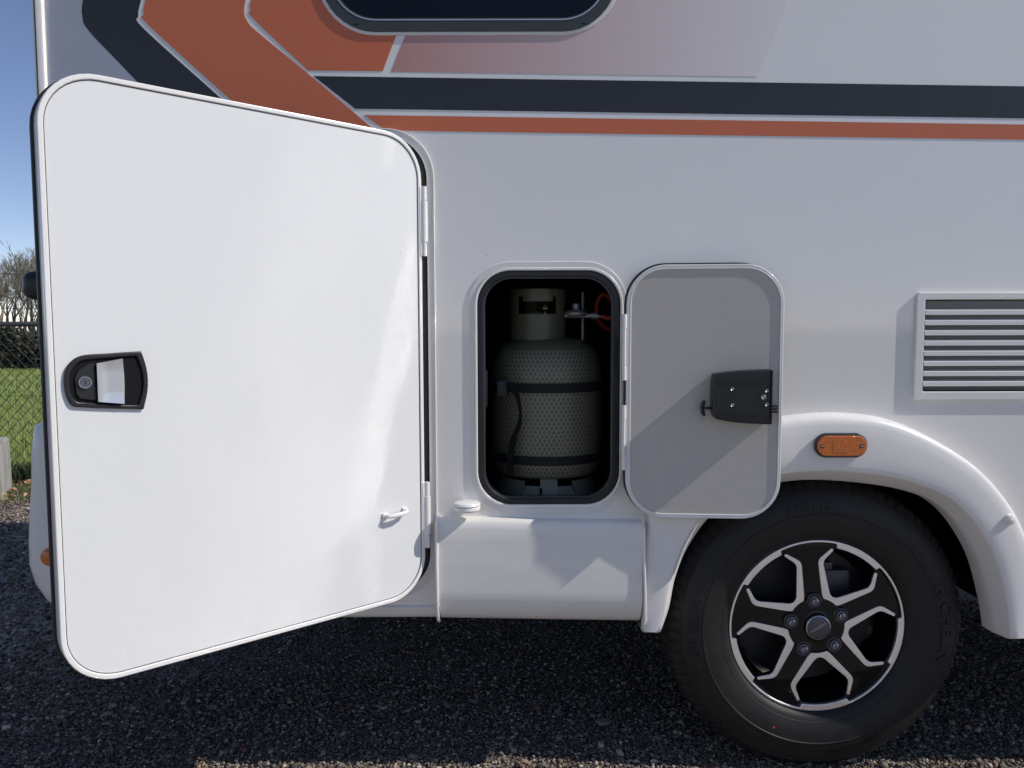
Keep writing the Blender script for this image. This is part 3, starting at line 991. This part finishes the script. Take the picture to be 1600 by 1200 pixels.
# wheel well
ww = lathe_bm([(.475, .046), (.475, .33), (.10, .34)], 40, 'Y', (.765, 0, .40), a0=0, a1=180)
bm_link('wheel_well', ww, M['black_matt'], van)
ax = bmesh.new()
box_bm(1.05, 1.16, .20, .30, .47, .60, 0.006, bm=ax)
box_bm(1.02, 1.24, .16, .28, .445, .462, 0.003, bm=ax)
tube_bm([(.76, .25, .378), (.76, 2.0, .378)], .045, 12, ax)
tube_bm([(.95, .34, .33), (.90, .34, .55)], .03, 10, ax)
bm_link('axle', ax, M['barrel'], van)
bk = bmesh.new()
lathe_bm([(0, .115), (.178, .115), (.178, .150), (0, .150)], 40, 'Y', (.76, 0, .378), bm=bk)
bm_link('brake_drum', bk, M['barrel'], van)
bk = box_bm(.800, .870, .085, .114, .430, .500, 0.008)
box_bm(.785, .82, .078, .112, .502, .522, 0.004, bm=bk)
box_bm(.790, .800, .082, .112, .44, .49, 0.002, bm=bk)
bm_link('brake_caliper', bk, M['caliper'], van)

# ------------------------------------------------------------------ the wheel
WC = (.7665, 0.020, .371)
RR = .2185


def pol(r, a):
    return (r * math.cos(R(a)), r * math.sin(R(a)))


def fillet(pts, rad, n=5):
    out = []
    N = len(pts)
    for i in range(N):
        p0, p1, p2 = (Vector(pts[i - 1]), Vector(pts[i]), Vector(pts[(i + 1) % N]))
        a, b = (p0 - p1), (p2 - p1)
        d = min(rad, a.length * .45, b.length * .45)
        A, B = p1 + a.normalized() * d, p1 + b.normalized() * d
        for k in range(n + 1):
            t = k / n
            q = A * (1 - t) ** 2 + p1 * 2 * t * (1 - t) + B * t * t
            out.append((q.x, q.y))
    return out


FY = .020                                                 # face of the rim
WIN = [-83, -11, 61, 133, 205]


def dish(r):                                              # the face sinks towards the hub, then rises to the cap
    t = min(1, max(0, r / RR))
    return .020 * (1 - t) ** 1.0


win_loops = []
for wa in WIN:
    c = [pol(RR * .915, wa - 17.0), pol(RR * .735, wa - 25.0), pol(RR * .372, wa - 9), pol(RR * .345, wa), pol(RR * .372, wa + 9), pol(RR * .735, wa + 25.0), pol(RR * .915, wa + 17.0),
         pol(RR * .925, wa + 9), pol(RR * .93, wa), pol(RR * .925, wa - 9)]
    win_loops.append(fillet(c, .012, 4))
disc = [pol(RR * .965, a * 360 / 96) for a in range(96)]
wm = plate_mesh([disc] + win_loops, FY + .003, FY + .020, .003)
bmw = bmesh.new()
bmw.from_mesh(wm)
bpy.data.meshes.remove(wm)
# barrel and flange
lathe_bm([(RR * .955, FY + .004), (RR * .95, FY + .010), (RR * .90, FY + .03), (RR * .86, FY + .06), (RR * .84, .16), (RR * .90, .20), (RR, .215)], 96, 'Y', bm=bmw)
# hub boss
lathe_bm([(.072, FY + .004), (.070, FY - .002), (.060, FY - .004), (.040, FY - .004), (.034, FY - .006), (.0335, FY + .004)], 60, 'Y', bm=bmw)
wheel = bm_link('wheel', bmw, M['alloy_black'], van, loc=WC, smooth=35)
wheel.scale = (1.01, 1.0, 1.01)
tag(wheel, 'black and silver five spoke alloy wheel with a black tyre under the arch')
# flange ring, machined silver: thin at the spokes, deep over the windows
outer = [pol(RR, a * 1.0) for a in range(360)]
inner = []
for a in range(360):
    d = min(abs((a - w + 180) % 360 - 180) for w in WIN)
    inner.append(pol(RR * (.926 if d < 16.5 else .974), a))
plate('flange_ring', [outer, inner], FY - .004, FY + .006, M['alloy_cut'], wheel, bev=.0012)
# silver accents round each window
acc = [(.905, 18.4), (.757, 26.8), (.362, 12.0), (.322, 0), (.362, -12.0), (.757, -26.8), (.905, -18.4)]
acc_w = [.034, .052, .092, .098, .092, .052, .034]
for wa in WIN:
    P = [Vector((r * RR * math.cos(R(wa + a)), r * RR * math.sin(R(wa + a)))) for r, a in acc]
    Lft, Rgt = [], []
    for i, p in enumerate(P):
        d0 = (p - P[i - 1]).normalized() if i else None
        d1 = (P[i + 1] - p).normalized() if i < len(P) - 1 else None
        n0 = Vector((-d0.y, d0.x)) if d0 else None
        n1 = Vector((-d1.y, d1.x)) if d1 else None
        if n0 and n1:
            nn = (n0 + n1).normalized()
            nn = nn / max(.5, nn.dot(n0))
        else:
            nn = n0 or n1
        w_ = acc_w[i] * RR * .5
        Lft.append(p + nn * w_)
        Rgt.append(p - nn * w_)
    loop = fillet([tuple(p) for p in Lft] + [tuple(p) for p in Rgt[::-1]], .012, 5)
    plate('window_accent', [loop], FY + .0005, FY + .006, M['alloy_cut'], wheel, bev=.0008)
# hub cap and nuts
bm_link('hub_cap', lathe_bm([(0, FY - .0135), (.0255, FY - .0135), (.0275, FY - .0125), (.030, FY - .0105), (.031, FY - .004)], 48, 'Y'), M['cap_grey'], wheel)
bm_link('hub_cap_ring', lathe_bm([(.0278, FY - .0124), (.0285, FY - .0150), (.0305, FY - .0140), (.0315, FY - .006)], 48, 'Y'), M['steel'], wheel)
for k in range(5):
    a = 97 + 72 * k
    cx, cz = pol(.0655, a)
    nb = lathe_bm([(0, FY - .0135), (.0072, FY - .0135), (.0078, FY - .0125), (.0078, FY + .004)], 6, 'Y', (cx, 0, cz), a0=15, a1=375)
    lathe_bm([(.0078, FY - .007), (.0118, FY - .0065), (.0128, FY + .002)], 24, 'Y', (cx, 0, cz), bm=nb)
    bm_link('wheel_nut', nb, M['nut'], wheel)
    bm_link('nut_ring', lathe_bm([(.0055, FY - .0138), (.0060, FY - .0148), (.0078, FY - .0138)], 6, 'Y', (cx, 0, cz), a0=15, a1=375), M['steel'], wheel)
    bm_link('nut_recess', lathe_bm([(.0150, FY - .0045), (.0165, FY - .0052), (.0180, FY - .0042)], 28, 'Y', (cx, 0, cz)), M['cap_grey'], wheel)

# tyre
TP = [(.2190, .030), (.2195, .020), (.2225, .012), (.2275, .0065), (.235, .002), (.2400, .0008), (.2412, -.0004), (.2424, .0000), (.255, -.0052), (.272, -.0085), (.2880, -.0095),
      (.2895, -.0110), (.2915, -.0110), (.2930, -.0095), (.3030, -.0090), (.3180, -.0060), (.3300, -.0005), (.3420, .0075), (.3435, .0065), (.3455, .0080), (.3470, .0105),
      (.3570, .0190), (.3650, .0280), (.3710, .0380), (.3745, .0500), (.3760, .065), (.3765, .085), (.3690, .087), (.3690, .095), (.3770, .097), (.3775, .128),
      (.3690, .130), (.3690, .138), (.3770, .140), (.3765, .165), (.3740, .185), (.3680, .205), (.355, .222), (.335, .236), (.30, .246), (.26, .240), (.23, .225), (.219, .21)]


def ysurf(r):
    rs = [p[0] for p in TP[:24]]
    return float(np.interp(r, rs, [p[1] for p in TP[:24]]))


SEG = 300
tb = bmesh.new()
rows = []
for i in range(SEG):
    a = 2 * math.pi * i / SEG
    row = []
    for j, (r, y) in enumerate(TP):
        rr, yy = r, y
        if 21 <= j <= 26 or 34 <= j <= 37:
            if i % 4 == 0:
                rr = r - .0045
                yy = y + (.002 if j < 30 else -.002)
        elif 29 <= j <= 33 and i % 6 == 0:
            rr = r - .004
        if j in (19, 20) and i % 4 == 0:
            rr = r - .0015
        x, z = rr * math.cos(a), rr * math.sin(a)
        if z < -.352:                                      # slight flattening on the ground
            z = -.352 + (z + .352) * .92
        row.append(tb.verts.new((x, yy, z)))
    rows.append(row)
for i in range(SEG):
    a, b = rows[i], rows[(i + 1) % SEG]
    for j in range(len(TP) - 1):
        tb.faces.new((a[j], a[j + 1], b[j + 1], b[j]))
bm_link('tyre', tb, M['rubber'], wheel, smooth=32)
for a0, a1 in ((213, 226), (228, 243), (113, 128), (131, 146), (35, 48)):     # moulded bars on the sidewall
    pb = bmesh.new()
    n = 14
    rws = []
    for i in range(n + 1):
        a = R(a0 + (a1 - a0) * i / n)
        rws.append([pb.verts.new((r * math.cos(a), ysurf(r) - h, r * math.sin(a))) for r, h in ((.3040, -.001), (.3045, .0011), (.3160, .0011), (.3280, .0011), (.3290, -.001))])
    for A, B in zip(rws[:-1], rws[1:]):
        for j in range(4):
            pb.faces.new((A[j], A[j + 1], B[j + 1], B[j]))
    pb.faces.new(rws[0])
    pb.faces.new(rws[-1][::-1])
    bm_link('sidewall_bar', pb, M['rubber'], wheel)


def text_mesh(body, size, extrude, offset=0.0, shear=0.0, space=1.0):
    cu = bpy.data.curves.new('tmp', 'FONT')
    cu.body = body
    cu.size = size
    cu.extrude = extrude
    cu.offset = offset
    cu.shear = shear
    cu.space_character = space
    cu.align_x = 'CENTER'
    cu.resolution_u = 3
    ob = bpy.data.objects.new('tmp', cu)
    COL.objects.link(ob)
    dg = bpy.context.evaluated_depsgraph_get()
    dg.update()
    me = bpy.data.meshes.new_from_object(ob.evaluated_get(dg))
    bpy.data.objects.remove(ob)
    return me


def tyre_text(body, a_mid, r0, size, h=.0019, space=1.1, bold=0.0, name='tyre_lettering', m=None):
    me = text_mesh(body, size, .0012, bold, 0, space)
    for v in me.vertices:
        s, t, q = v.co
        a = R(a_mid) - s / r0
        r = r0 + t
        v.co = (r * math.cos(a), ysurf(r) - h - q * .5, r * math.sin(a))
    return link(name, me, m or M['rubber'], wheel)


tyre_text('MICHELIN', 183, .2985, .040, space=1.12, bold=.0006)
tyre_text('MICHELIN', 3, .2985, .040, space=1.12, bold=.0006)
tyre_text('AGILIS', 97, .3000, .032, space=1.2, bold=.0004)
tyre_text('225/75 R 16 CP', 287.5, .3045, .0185, space=1.05, bold=.0004)
bm_link('paint_dot', lathe_bm([(0, -.0012), (.003, -.0010), (.0034, .001)], 12, 'Y', (pol(.272, 246)[0], ysurf(.272) + .0002, pol(.272, 246)[1])), M['red_paint'], wheel)
ct = text_mesh('WEINSBERG', .0088, .0002, 0, 0, .95)
ct.transform(Matrix.Translation((0, FY - .0139, 0)) @ Matrix.Rotation(R(90), 4, 'X') @ Matrix.Rotation(R(33), 4, 'Z') @ Matrix.Translation((0, -.003, 0)))
link('hub_cap_lettering', ct, M['cap_print'], wheel)

# ------------------------------------------------------------------ gas bottle in the locker
bot = empty('gas_bottle', (BCX, BCY, .691))
tag(bot, 'olive green gas bottle in a mesh sleeve standing in the open locker', 'gas bottle')
body = lathe('bottle_body', [(0, .035), (.10, .035), (.135, .050), (.1455, .075), (.1475, .10), (.1475, .295), (.1460, .325), (.1390, .356), (.1230, .382), (.095, .400), (.05, .408), (0, .409)],
             M['olive'], bot, 72)
lathe('body_seam', [(.1474, .196), (.1484, .197), (.1484, .203), (.1474, .204)], M['olive'], bot, 72)
# foot ring with cut-outs
fr = bmesh.new()
n = 72
for k in range(n):
    a0, a1 = 2 * math.pi * k / n, 2 * math.pi * (k + 1) / n
    deg = (k + .5) * 5 - 270
    dd = abs((deg + 180) % 360 - 180)
    hgt = .046 if dd < 11 else (.026 if dd < 28 else .038)
    r0, r1 = .122, .136
    vs = [fr.verts.new((r * math.cos(a), r * math.sin(a), z)) for (r, z) in ((r1, 0), (r0, hgt)) for a in (a0, a1)]
    fr.faces.new((vs[0], vs[1], vs[3], vs[2]))
bmesh.ops.remove_doubles(fr, verts=fr.verts, dist=1e-5)
bmesh.ops.solidify(fr, geom=fr.faces[:], thickness=.003)
bm_link('foot_ring', fr, M['olive_grey'], bot)
# collar guard: a rolled sheet with a grip opening towards the door
gb = bmesh.new()
gr_, gc = .074, (-.024, -.012)
zs = [.400, .418, .455, .4675, .480, .5000, .5125, .5200, .5320]
for k in range(60):
    a0 = R(205 + 310 * k / 60 - 40)
    a1 = R(205 + 310 * (k + 1) / 60 - 40)
    for z0, z1 in zip(zs[:-1], zs[1:]):
        am = math.degrees((a0 + a1) / 2)
        dd = abs((am - 266 + 180) % 360 - 180)
        if z0 >= .4674 and z1 <= .5001 and dd < 44:
            continue
        if z0 >= .499 and z1 <= .5126 and 31 < dd < 42:
            continue
        vs = [gb.verts.new((gc[0] + gr_ * math.cos(a), gc[1] + gr_ * math.sin(a), z)) for z in (z0, z1) for a in (a0, a1)]
        gb.faces.new((vs[0], vs[1], vs[3], vs[2]))
bmesh.ops.remove_doubles(gb, verts=gb.verts, dist=1e-5)
bmesh.ops.solidify(gb, geom=gb.faces[:], thickness=.0035)
bm_link('collar_guard', gb, M['olive'], bot, smooth=40)
vb = lathe_bm([(0, .408), (.014, .408), (.014, .44), (.009, .445), (.009, .475), (0, .475)], 16, 'Z', (-.005, 0, 0))
bm_link('valve_body', vb, M['brass'], bot)
kb = bmesh.new()
rows = []
for h, rr in ((.475, .016), (.480, .020), (.492, .020), (.497, .017)):
    rows.append([kb.verts.new(((rr + (.0015 if k % 2 else 0)) * math.cos(k * math.pi / 12) - .005, (rr + (.0015 if k % 2 else 0)) * math.sin(k * math.pi / 12), h)) for k in range(24)])
for A, B in zip(rows[:-1], rows[1:]):
    for k in range(24):
        kb.faces.new((A[k], A[(k + 1) % 24], B[(k + 1) % 24], B[k]))
kb.faces.new(rows[-1])
bm_link('valve_handwheel', kb, M['brass'], bot)
# hexagonal mesh sleeve round the body: thin raised strands (uncountable, one part)
nb_c, rows_n = 78, 31
hz0, hz1 = .052, .375


def rb(z):
    return float(np.interp(z, [.035, .050, .075, .10, .295, .325, .356, .382], [.10, .135, .1455, .1475, .1475, .1460, .139, .123]))


V, Q = [], []
def strand(a0, z0, a1, z1, w=.0005):
    da, dz = (a1 - a0) * .15, z1 - z0
    L = math.hypot(da, dz)
    if L < 1e-6:
        return
    nx, nz = -dz / L * w / .15, da / L * w
    b = len(V)
    for (a, z, s) in ((a0, z0, 1), (a0, z0, -1), (a1, z1, -1), (a1, z1, 1)):
        aa, zz = a + nx * s, z + nz * s
        V.append(((rb(zz) + .0014) * math.cos(aa), (rb(zz) + .0014) * math.sin(aa), zz))
    mid_a, mid_z = (a0 + a1) / 2, (z0 + z1) / 2
    Q.append((b, b + 1, b + 2, b + 3))


pa = 2 * math.pi / nb_c
hh = (hz1 - hz0) / rows_n
for j in range(rows_n):
    z = hz0 + j * hh
    sft = .5 * (j % 2)
    for k in range(nb_c):
        a = (k + sft) * pa
        if math.sin(a) > .35:
            continue
        wob = .0006 * math.sin(k * 1.7 + j * .9)
        strand(a - pa / 2, z + wob, a - pa / 2, z + hh * .38 + wob)
        strand(a - pa / 2, z + hh * .38 + wob, a, z + hh + wob)
        strand(a + pa / 2, z + hh * .38 + wob, a, z + hh + wob)
net = link('mesh_sleeve', raw_mesh('mesh_sleeve', V, None, quads=np.array(Q)), M['net'], bot)
net['kind'] = 'stuff'

reg = empty('gas_regulator', (.168, .165, 1.158))
tag(reg, 'grey gas regulator with an orange red hose beside the bottle collar', 'gas regulator')
rg = lathe_bm([(0, -.006), (.022, -.006), (.030, -.002), (.031, .004), (.024, .010), (.012, .012), (.010, .013), (.010, .026), (.008, .028), (0, .028)], 32, 'Z', (.0, 0, 0))
tube_bm([(-.030, 0, -.003), (.052, 0, -.004)], .0065, 6, rg)
tube_bm([(.040, 0, -.004), (.056, 0, -.004)], .009, 6, rg)
bm_link('regulator_body', rg, M['zinc'], reg)
tube('hose_fitting', [(.056, 0, -.004), (.074, 0, -.006)], [.0045, .004], M['steel'], reg)
hp = catmull([(.070, 0, -.0055), (.092, .004, -.010), (.108, .03, -.004), (.106, .07, .030), (.085, .09, .055), (.068, .10, .040), (.066, .11, .0), (.085, .12, -.03), (.12, .13, -.05)], 6)
tube('hose', [tuple(p) for p in hp], .0068, M['hose'], reg, 12)
tube('gas_pipe', [(.022, .05, -.075), (.022, .05, .06)], .0045, M['zinc'], reg, 10)

# ------------------------------------------------------------------ beyond the motorhome
fence = empty('wire_fence', (-4.5, 3.84, 0))
tag(fence, 'dark chain link fence with top rail and wire strands along the green field', 'fence')
fx0, fx1 = -5.5, 5.5
tube('top_rail', [(fx0, 0, 1.165), (fx1, 0, 1.165)], .019, M['galv'], fence, 12)
for z, k in ((1.284, 1), (1.408, 2), (1.532, 3), (.63, 4), (.05, 5)):
    pts = [(fx0 + (fx1 - fx0) * i / 30, 0, z + .004 * math.sin(i * 1.3 + k)) for i in range(31)]
    tube('strand_wire', pts, .0016, M['wire'], fence, 5)
for x in (-4.6, -2.1, .4, 2.9, 5.4):
    tube('post', [(x, .024, -.3), (x, .024, 1.62)], .021, M['galv'], fence, 12)
cl = bmesh.new()
pit = .078
zt, zb_ = 1.15, .03
n = int((fx1 - fx0) / pit)
for k in range(-16, n):
    for sgn in (1, -1):
        x0 = fx0 + k * pit if sgn > 0 else fx0 + (k + 16) * pit
        seg = 8
        pts = []
        for i in range(seg + 1):
            f = i / seg
            x = x0 + sgn * f * (zt - zb_) * .95
            if x < fx0 or x > fx1:
                continue
            pts.append((x, .004 * sgn + .002 * math.sin(i * 2.1 + k), zb_ + f * (zt - zb_) + .003 * math.sin(k * 2.3 + i)))
        if len(pts) > 1:
            tube_bm(pts, .0026, 3, cl, caps=False)
cl = bm_link('chain_link', cl, M['wire'], fence, smooth=None)
cl['kind'] = 'stuff'

cbm = bmesh.new()
c0, c1 = Vector((-3.33, 3.093, 0)), Vector((-3.548, 3.54, 0))
d = (c1 - c0)
per = Vector((-d.y, d.x, 0)).normalized()
wv = per * .42
if wv.x > 0:
    wv = -wv
base = [c0, c1, c1 + wv, c0 + wv]
lo = [cbm.verts.new(p + Vector((0, 0, -.02))) for p in base]
hi_ = [cbm.verts.new(p + Vector((0, 0, .375)) + (sum(base, Vector()) / 4 - p) * .03) for p in base]
cbm.faces.new(lo[::-1])
cbm.faces.new(hi_)
for i in range(4):
    cbm.faces.new((lo[i], lo[(i + 1) % 4], hi_[(i + 1) % 4], hi_[i]))
bmesh.ops.bevel(cbm, geom=cbm.edges[:], offset=.012, segments=2, affect='EDGES')
bmesh.ops.subdivide_edges(cbm, edges=cbm.edges[:], cuts=3, use_grid_fill=True)
for v in cbm.verts:
    v.co += Vector((random.gauss(0, 1), random.gauss(0, 1), random.gauss(0, 1))) * .0018
cblk = bm_link('concrete_block', cbm, M['concrete'], None, smooth=None)
tag(cblk, 'weathered pale concrete block on the verge in front of the wire fence', 'concrete block')

dn = empty('dandelion', (-3.262, 3.02, 0))
tag(dn, 'yellow dandelion flowering at the foot of the concrete block', 'flower')
tube('stem', [(0, 0, 0), (.004, 0, .035), (.002, -.004, .068)], .0022, M['stem'], dn, 6)
pb = bmesh.new()
for k in range(46):
    a = k * 2.399
    r = .006 + .014 * (k / 46)
    h = .074 - .010 * (k / 46) + .004
    v0 = pb.verts.new((.002, -.004, .068))
    v1 = pb.verts.new((.002 + r * math.cos(a - .16), -.004 + r * math.sin(a - .16), h))
    v2 = pb.verts.new((.002 + r * 1.1 * math.cos(a + .16), -.004 + r * 1.1 * math.sin(a + .16), h))
    pb.faces.new((v0, v1, v2))
bm_link('flower_head', pb, M['yellow'], dn, smooth=None)


def blades(name, n, x0, x1, y0, y1, h0, h1, w, pal, label, filt=None, lean=.35, kind_cat='grass'):
    X, Y = scatter(n, x0, x1, y0, y1)
    if filt is not None:
        k = filt(X, Y)
        X, Y = X[k], Y[k]
    n = len(X)
    H = rng.uniform(h0, h1, n)
    a = rng.uniform(0, 2 * np.pi, n)
    b = rng.uniform(0, 2 * np.pi, n)
    L = H * rng.uniform(.1, lean, n)
    W_ = w * rng.uniform(.6, 1.2, n)
    ca, sa = np.cos(a) * W_, np.sin(a) * W_
    P = np.zeros((n, 5, 3))
    P[:, 0] = np.stack([X - ca, Y - sa, 0 * X - .004], -1)
    P[:, 1] = np.stack([X + ca, Y + sa, 0 * X - .004], -1)
    mx_, my_ = X + np.cos(b) * L * .35, Y + np.sin(b) * L * .35
    P[:, 2] = np.stack([mx_ + ca * .8, my_ + sa * .8, H * .6], -1)
    P[:, 3] = np.stack([mx_ - ca * .8, my_ - sa * .8, H * .6], -1)
    P[:, 4] = np.stack([X + np.cos(b) * L, Y + np.sin(b) * L, H], -1)
    i = (np.arange(n) * 5)[:, None]
    F = np.concatenate([i + np.array([[0, 1, 2]]), i + np.array([[0, 2, 3]]), i + np.array([[3, 2, 4]])])
    pal = np.array(pal)
    c = pal[rng.integers(0, len(pal), n)] * rng.uniform(.75, 1.2, (n, 1))
    o = link(name, raw_mesh(name, P.reshape(-1, 3), F, np.repeat(c, 5, axis=0)), M['blade'])
    return tag(o, label, kind_cat, kind='stuff')


GP = [(.25, .35, .06), (.29, .38, .08), (.16, .25, .05), (.33, .41, .11), (.42, .41, .18)]
wedge = lambda X, Y: (X > -.80 * (Y + 1.85)) & (X < -.46 * (Y + 1.85))
blades('field_grass', 120000, -9.5, -2.6, 3.95, 10.0, .05, .12, .0035, GP, 'bright green young grass growing in the field behind the fence', wedge)
blades('field_grass', 90000, -17, -5, 10.0, 19.0, .07, .14, .008, GP, 'far part of the green field running up to the hedge', wedge)
blades('fence_foot_grass', 5000, -5.5, -2.2, 3.74, 3.98, .06, .16, .0035, [(.035, .06, .02), (.05, .08, .025), (.03, .05, .02)], 'dark tufty grass along the foot of the wire fence', None, .8)
blades('verge_grass', 7000, -5.2, -2.2, 3.05, 3.72, .012, .045, .0025, [(.12, .17, .05), (.22, .20, .11), (.16, .14, .08), (.09, .13, .04)], 'short patchy grass and weeds on the verge beside the gravel', None, .9)
# dead leaves blown against the fence
n = 420
X, Y = rng.uniform(-4.6, -2.3, n), 3.66 + np.abs(rng.normal(0, .05, n)) * -1 + .03
Y[:120] = rng.uniform(3.05, 3.6, 120)
P = np.zeros((n, 4, 3))
a = rng.uniform(0, 6.28, n)
s = rng.uniform(.012, .028, n)
for q, (du, dv) in enumerate(((-1, 0), (0, -.55), (1, 0), (0, .55))):
    P[:, q, 0] = X + s * (du * np.cos(a) - dv * np.sin(a))
    P[:, q, 1] = Y + s * (du * np.sin(a) + dv * np.cos(a))
    P[:, q, 2] = .012 + rng.uniform(0, .03, n)
Q = (np.arange(n) * 4)[:, None] + np.arange(4)[None]
pl = np.array([(.42, .24, .13), (.50, .33, .20), (.28, .12, .06)])[rng.integers(0, 3, n)]
tag(link('dead_leaves', raw_mesh('dead_leaves', P.reshape(-1, 3), None, np.repeat(pl, 4, axis=0), quads=Q), M['leaf_brown']),
    'dry brown leaves drifted along the foot of the fence', 'leaves', kind='stuff')


# bare trees and the scrub behind the field
def bare_tree(x, y, h, seed, label, multi=1, ivy=0.0):
    rs = random.Random(seed)
    root = empty('bare_tree', (x, y, 0))
    tag(root, label, 'tree', 'bare trees behind the field')
    tr, cr = bmesh.new(), bmesh.new()

    def grow(p, d, L, r, depth):
        nseg = 3
        pts, rad = [p.copy()], [r]
        q, dd = p.copy(), d.copy()
        for k in range(nseg):
            dd = (dd + Vector((rs.gauss(0, .11), rs.gauss(0, .11), .06 + rs.gauss(0, .05)))).normalized()
            q = q + dd * L / nseg
            pts.append(q.copy())
            rad.append(r * (1 - .42 * (k + 1) / nseg))
        tube_bm(pts, rad, 5 if depth < 2 else 3, tr if depth < 1 else cr, caps=False)
        if depth >= 6:
            return
        nb = 3 if depth < 3 else 2
        for k in range(nb + (1 if rs.random() < .55 else 0)):
            i = rs.choice((1, 2, 3, 3)) if k else 3
            az = rs.uniform(0, 6.283)
            sp = rs.uniform(.2, .5) if k else .12
            side = Vector((math.cos(az), math.sin(az), 0))
            nd = (dd * math.cos(sp) + side * math.sin(sp)).normalized()
            grow(pts[i], nd, L * rs.uniform(.60, .80), max(rad[i] * (.78 if k == 0 else .6), .009), depth + 1)

    for m_ in range(multi):
        lean = Vector((rs.gauss(0, .10), rs.gauss(0, .10), 1)).normalized()
        grow(Vector((rs.gauss(0, .15) * (multi > 1), rs.gauss(0, .1) * (multi > 1), -.1)), lean, h * .27, h * .019, 0)
    bm_link('trunk', tr, M['bark'], root, smooth=None)
    bm_link('branches', cr, M['bark'], root, smooth=None)
    if ivy > 0:
        leafcloud('ivy', 2600, lambda n: (rng.normal(0, .22, n), rng.normal(0, .22, n), rng.uniform(.2, h * ivy, n)), .06, root)
    return root


def leafcloud(name, n, f, s, parent=None):
    X, Y, Z = f(n)
    P = np.zeros((n, 4, 3))
    Rm = rand_rot(n)
    S = s * rng.uniform(.5, 1.3, n)
    for q, (du, dv) in enumerate(((-1, 0), (0, -.6), (1, 0), (0, .6))):
        P[:, q] = np.stack([X, Y, Z], -1) + (Rm[:, :, 0] * du + Rm[:, :, 1] * dv) * S[:, None]
    Q = (np.arange(n) * 4)[:, None] + np.arange(4)[None]
    c = np.array([(.022, .030, .012), (.035, .040, .018), (.018, .022, .012), (.060, .050, .028)])[rng.integers(0, 4, n)] * rng.uniform(.7, 1.3, (n, 1))
    return link(name, raw_mesh(name, P.reshape(-1, 3), None, np.repeat(c, 4, axis=0), quads=Q), M['leafy'], parent)


trees = [(-24.0, 36.0, 6.6, 3, 'tall bare tree in the middle of the gap beside the open door', 1, 0),
         (-26.3, 37.5, 6.0, 5, 'bare tree at the left end of the far row', 2, 0),
         (-22.3, 35.5, 5.9, 8, 'bare ivy-clad tree right beside the edge of the open garage door', 2, .55),
         (-30.2, 38.5, 6.4, 12, 'bare tree outside the left end of the far row', 1, 0),
         (-20.0, 36.5, 6.2, 21, 'bare tree behind the motorhome, nearest the open door', 2, .3),
         ]
for k, (x, y, h) in enumerate([(-29.2, 45.0, 7.0), (-31.5, 46.5, 7.6), (-27.0, 44.0, 6.6), (-33.8, 47.0, 7.2), (-24.6, 43.0, 7.0)]):
    trees.append((x, y, h, 60 + k, ['bare tree of the back row, behind the tall middle tree', 'bare tree of the back row, at the left edge of the view',
                                    'bare tree of the back row, beside the open garage door', 'leftmost bare tree of the back row', 'rightmost bare tree of the back row'][k], 2, 0))
for (x, y, h, s_, lab, mu, iv) in trees:
    bare_tree(x, y, h, s_, lab, mu, iv)
hx = lambda n: rng.uniform(-21, 6, n)


def hedge_pts(n):
    X = rng.uniform(-22, 2, n)
    top = 1.12 + .28 * np.sin(X * 1.1) * np.sin(X * .37 + 1) + .22 * np.sin(X * 3.1)
    Z = rng.uniform(0, 1, n) ** .8 * top
    return X, 19.2 + rng.normal(0, .28, n), Z


hg = leafcloud('hedge', 60000, hedge_pts, .055)
tag(hg, 'low dark evergreen scrub along the far side of the field', 'hedge')
tw = bmesh.new()
for k in range(500):
    x = random.uniform(-22, 2)
    y = 19.2 + random.gauss(0, .3)
    hgt = random.uniform(.5, 1.5)
    dx, dy = random.gauss(0, .18), random.gauss(0, .18)
    tube_bm([(x, y, 0), (x + dx * .5, y + dy * .5, hgt * .55), (x + dx * 1.4, y + dy, hgt)], [.012, .008, .004], 3, tw, caps=False)
bm_link('twigs', tw, M['bark'], hg, smooth=None)

pb = bmesh.new()
bmesh.ops.create_icosphere(pb, subdivisions=3, radius=1.0)
for v in pb.verts:
    v.co = Vector((v.co.x * .023 * (1 + .12 * v.co.y), v.co.y * .017, max(-.3, v.co.z) * .008))
peb = bm_link('flat_pebble', pb, mat('grey_pebble', (0.20, 0.195, 0.19), 0.6, var=.4, var_scale=60), None, loc=(.255, .255, .006))
tag(peb, 'large flat oval grey pebble lying on the shaded gravel beside the tyre', 'pebble')
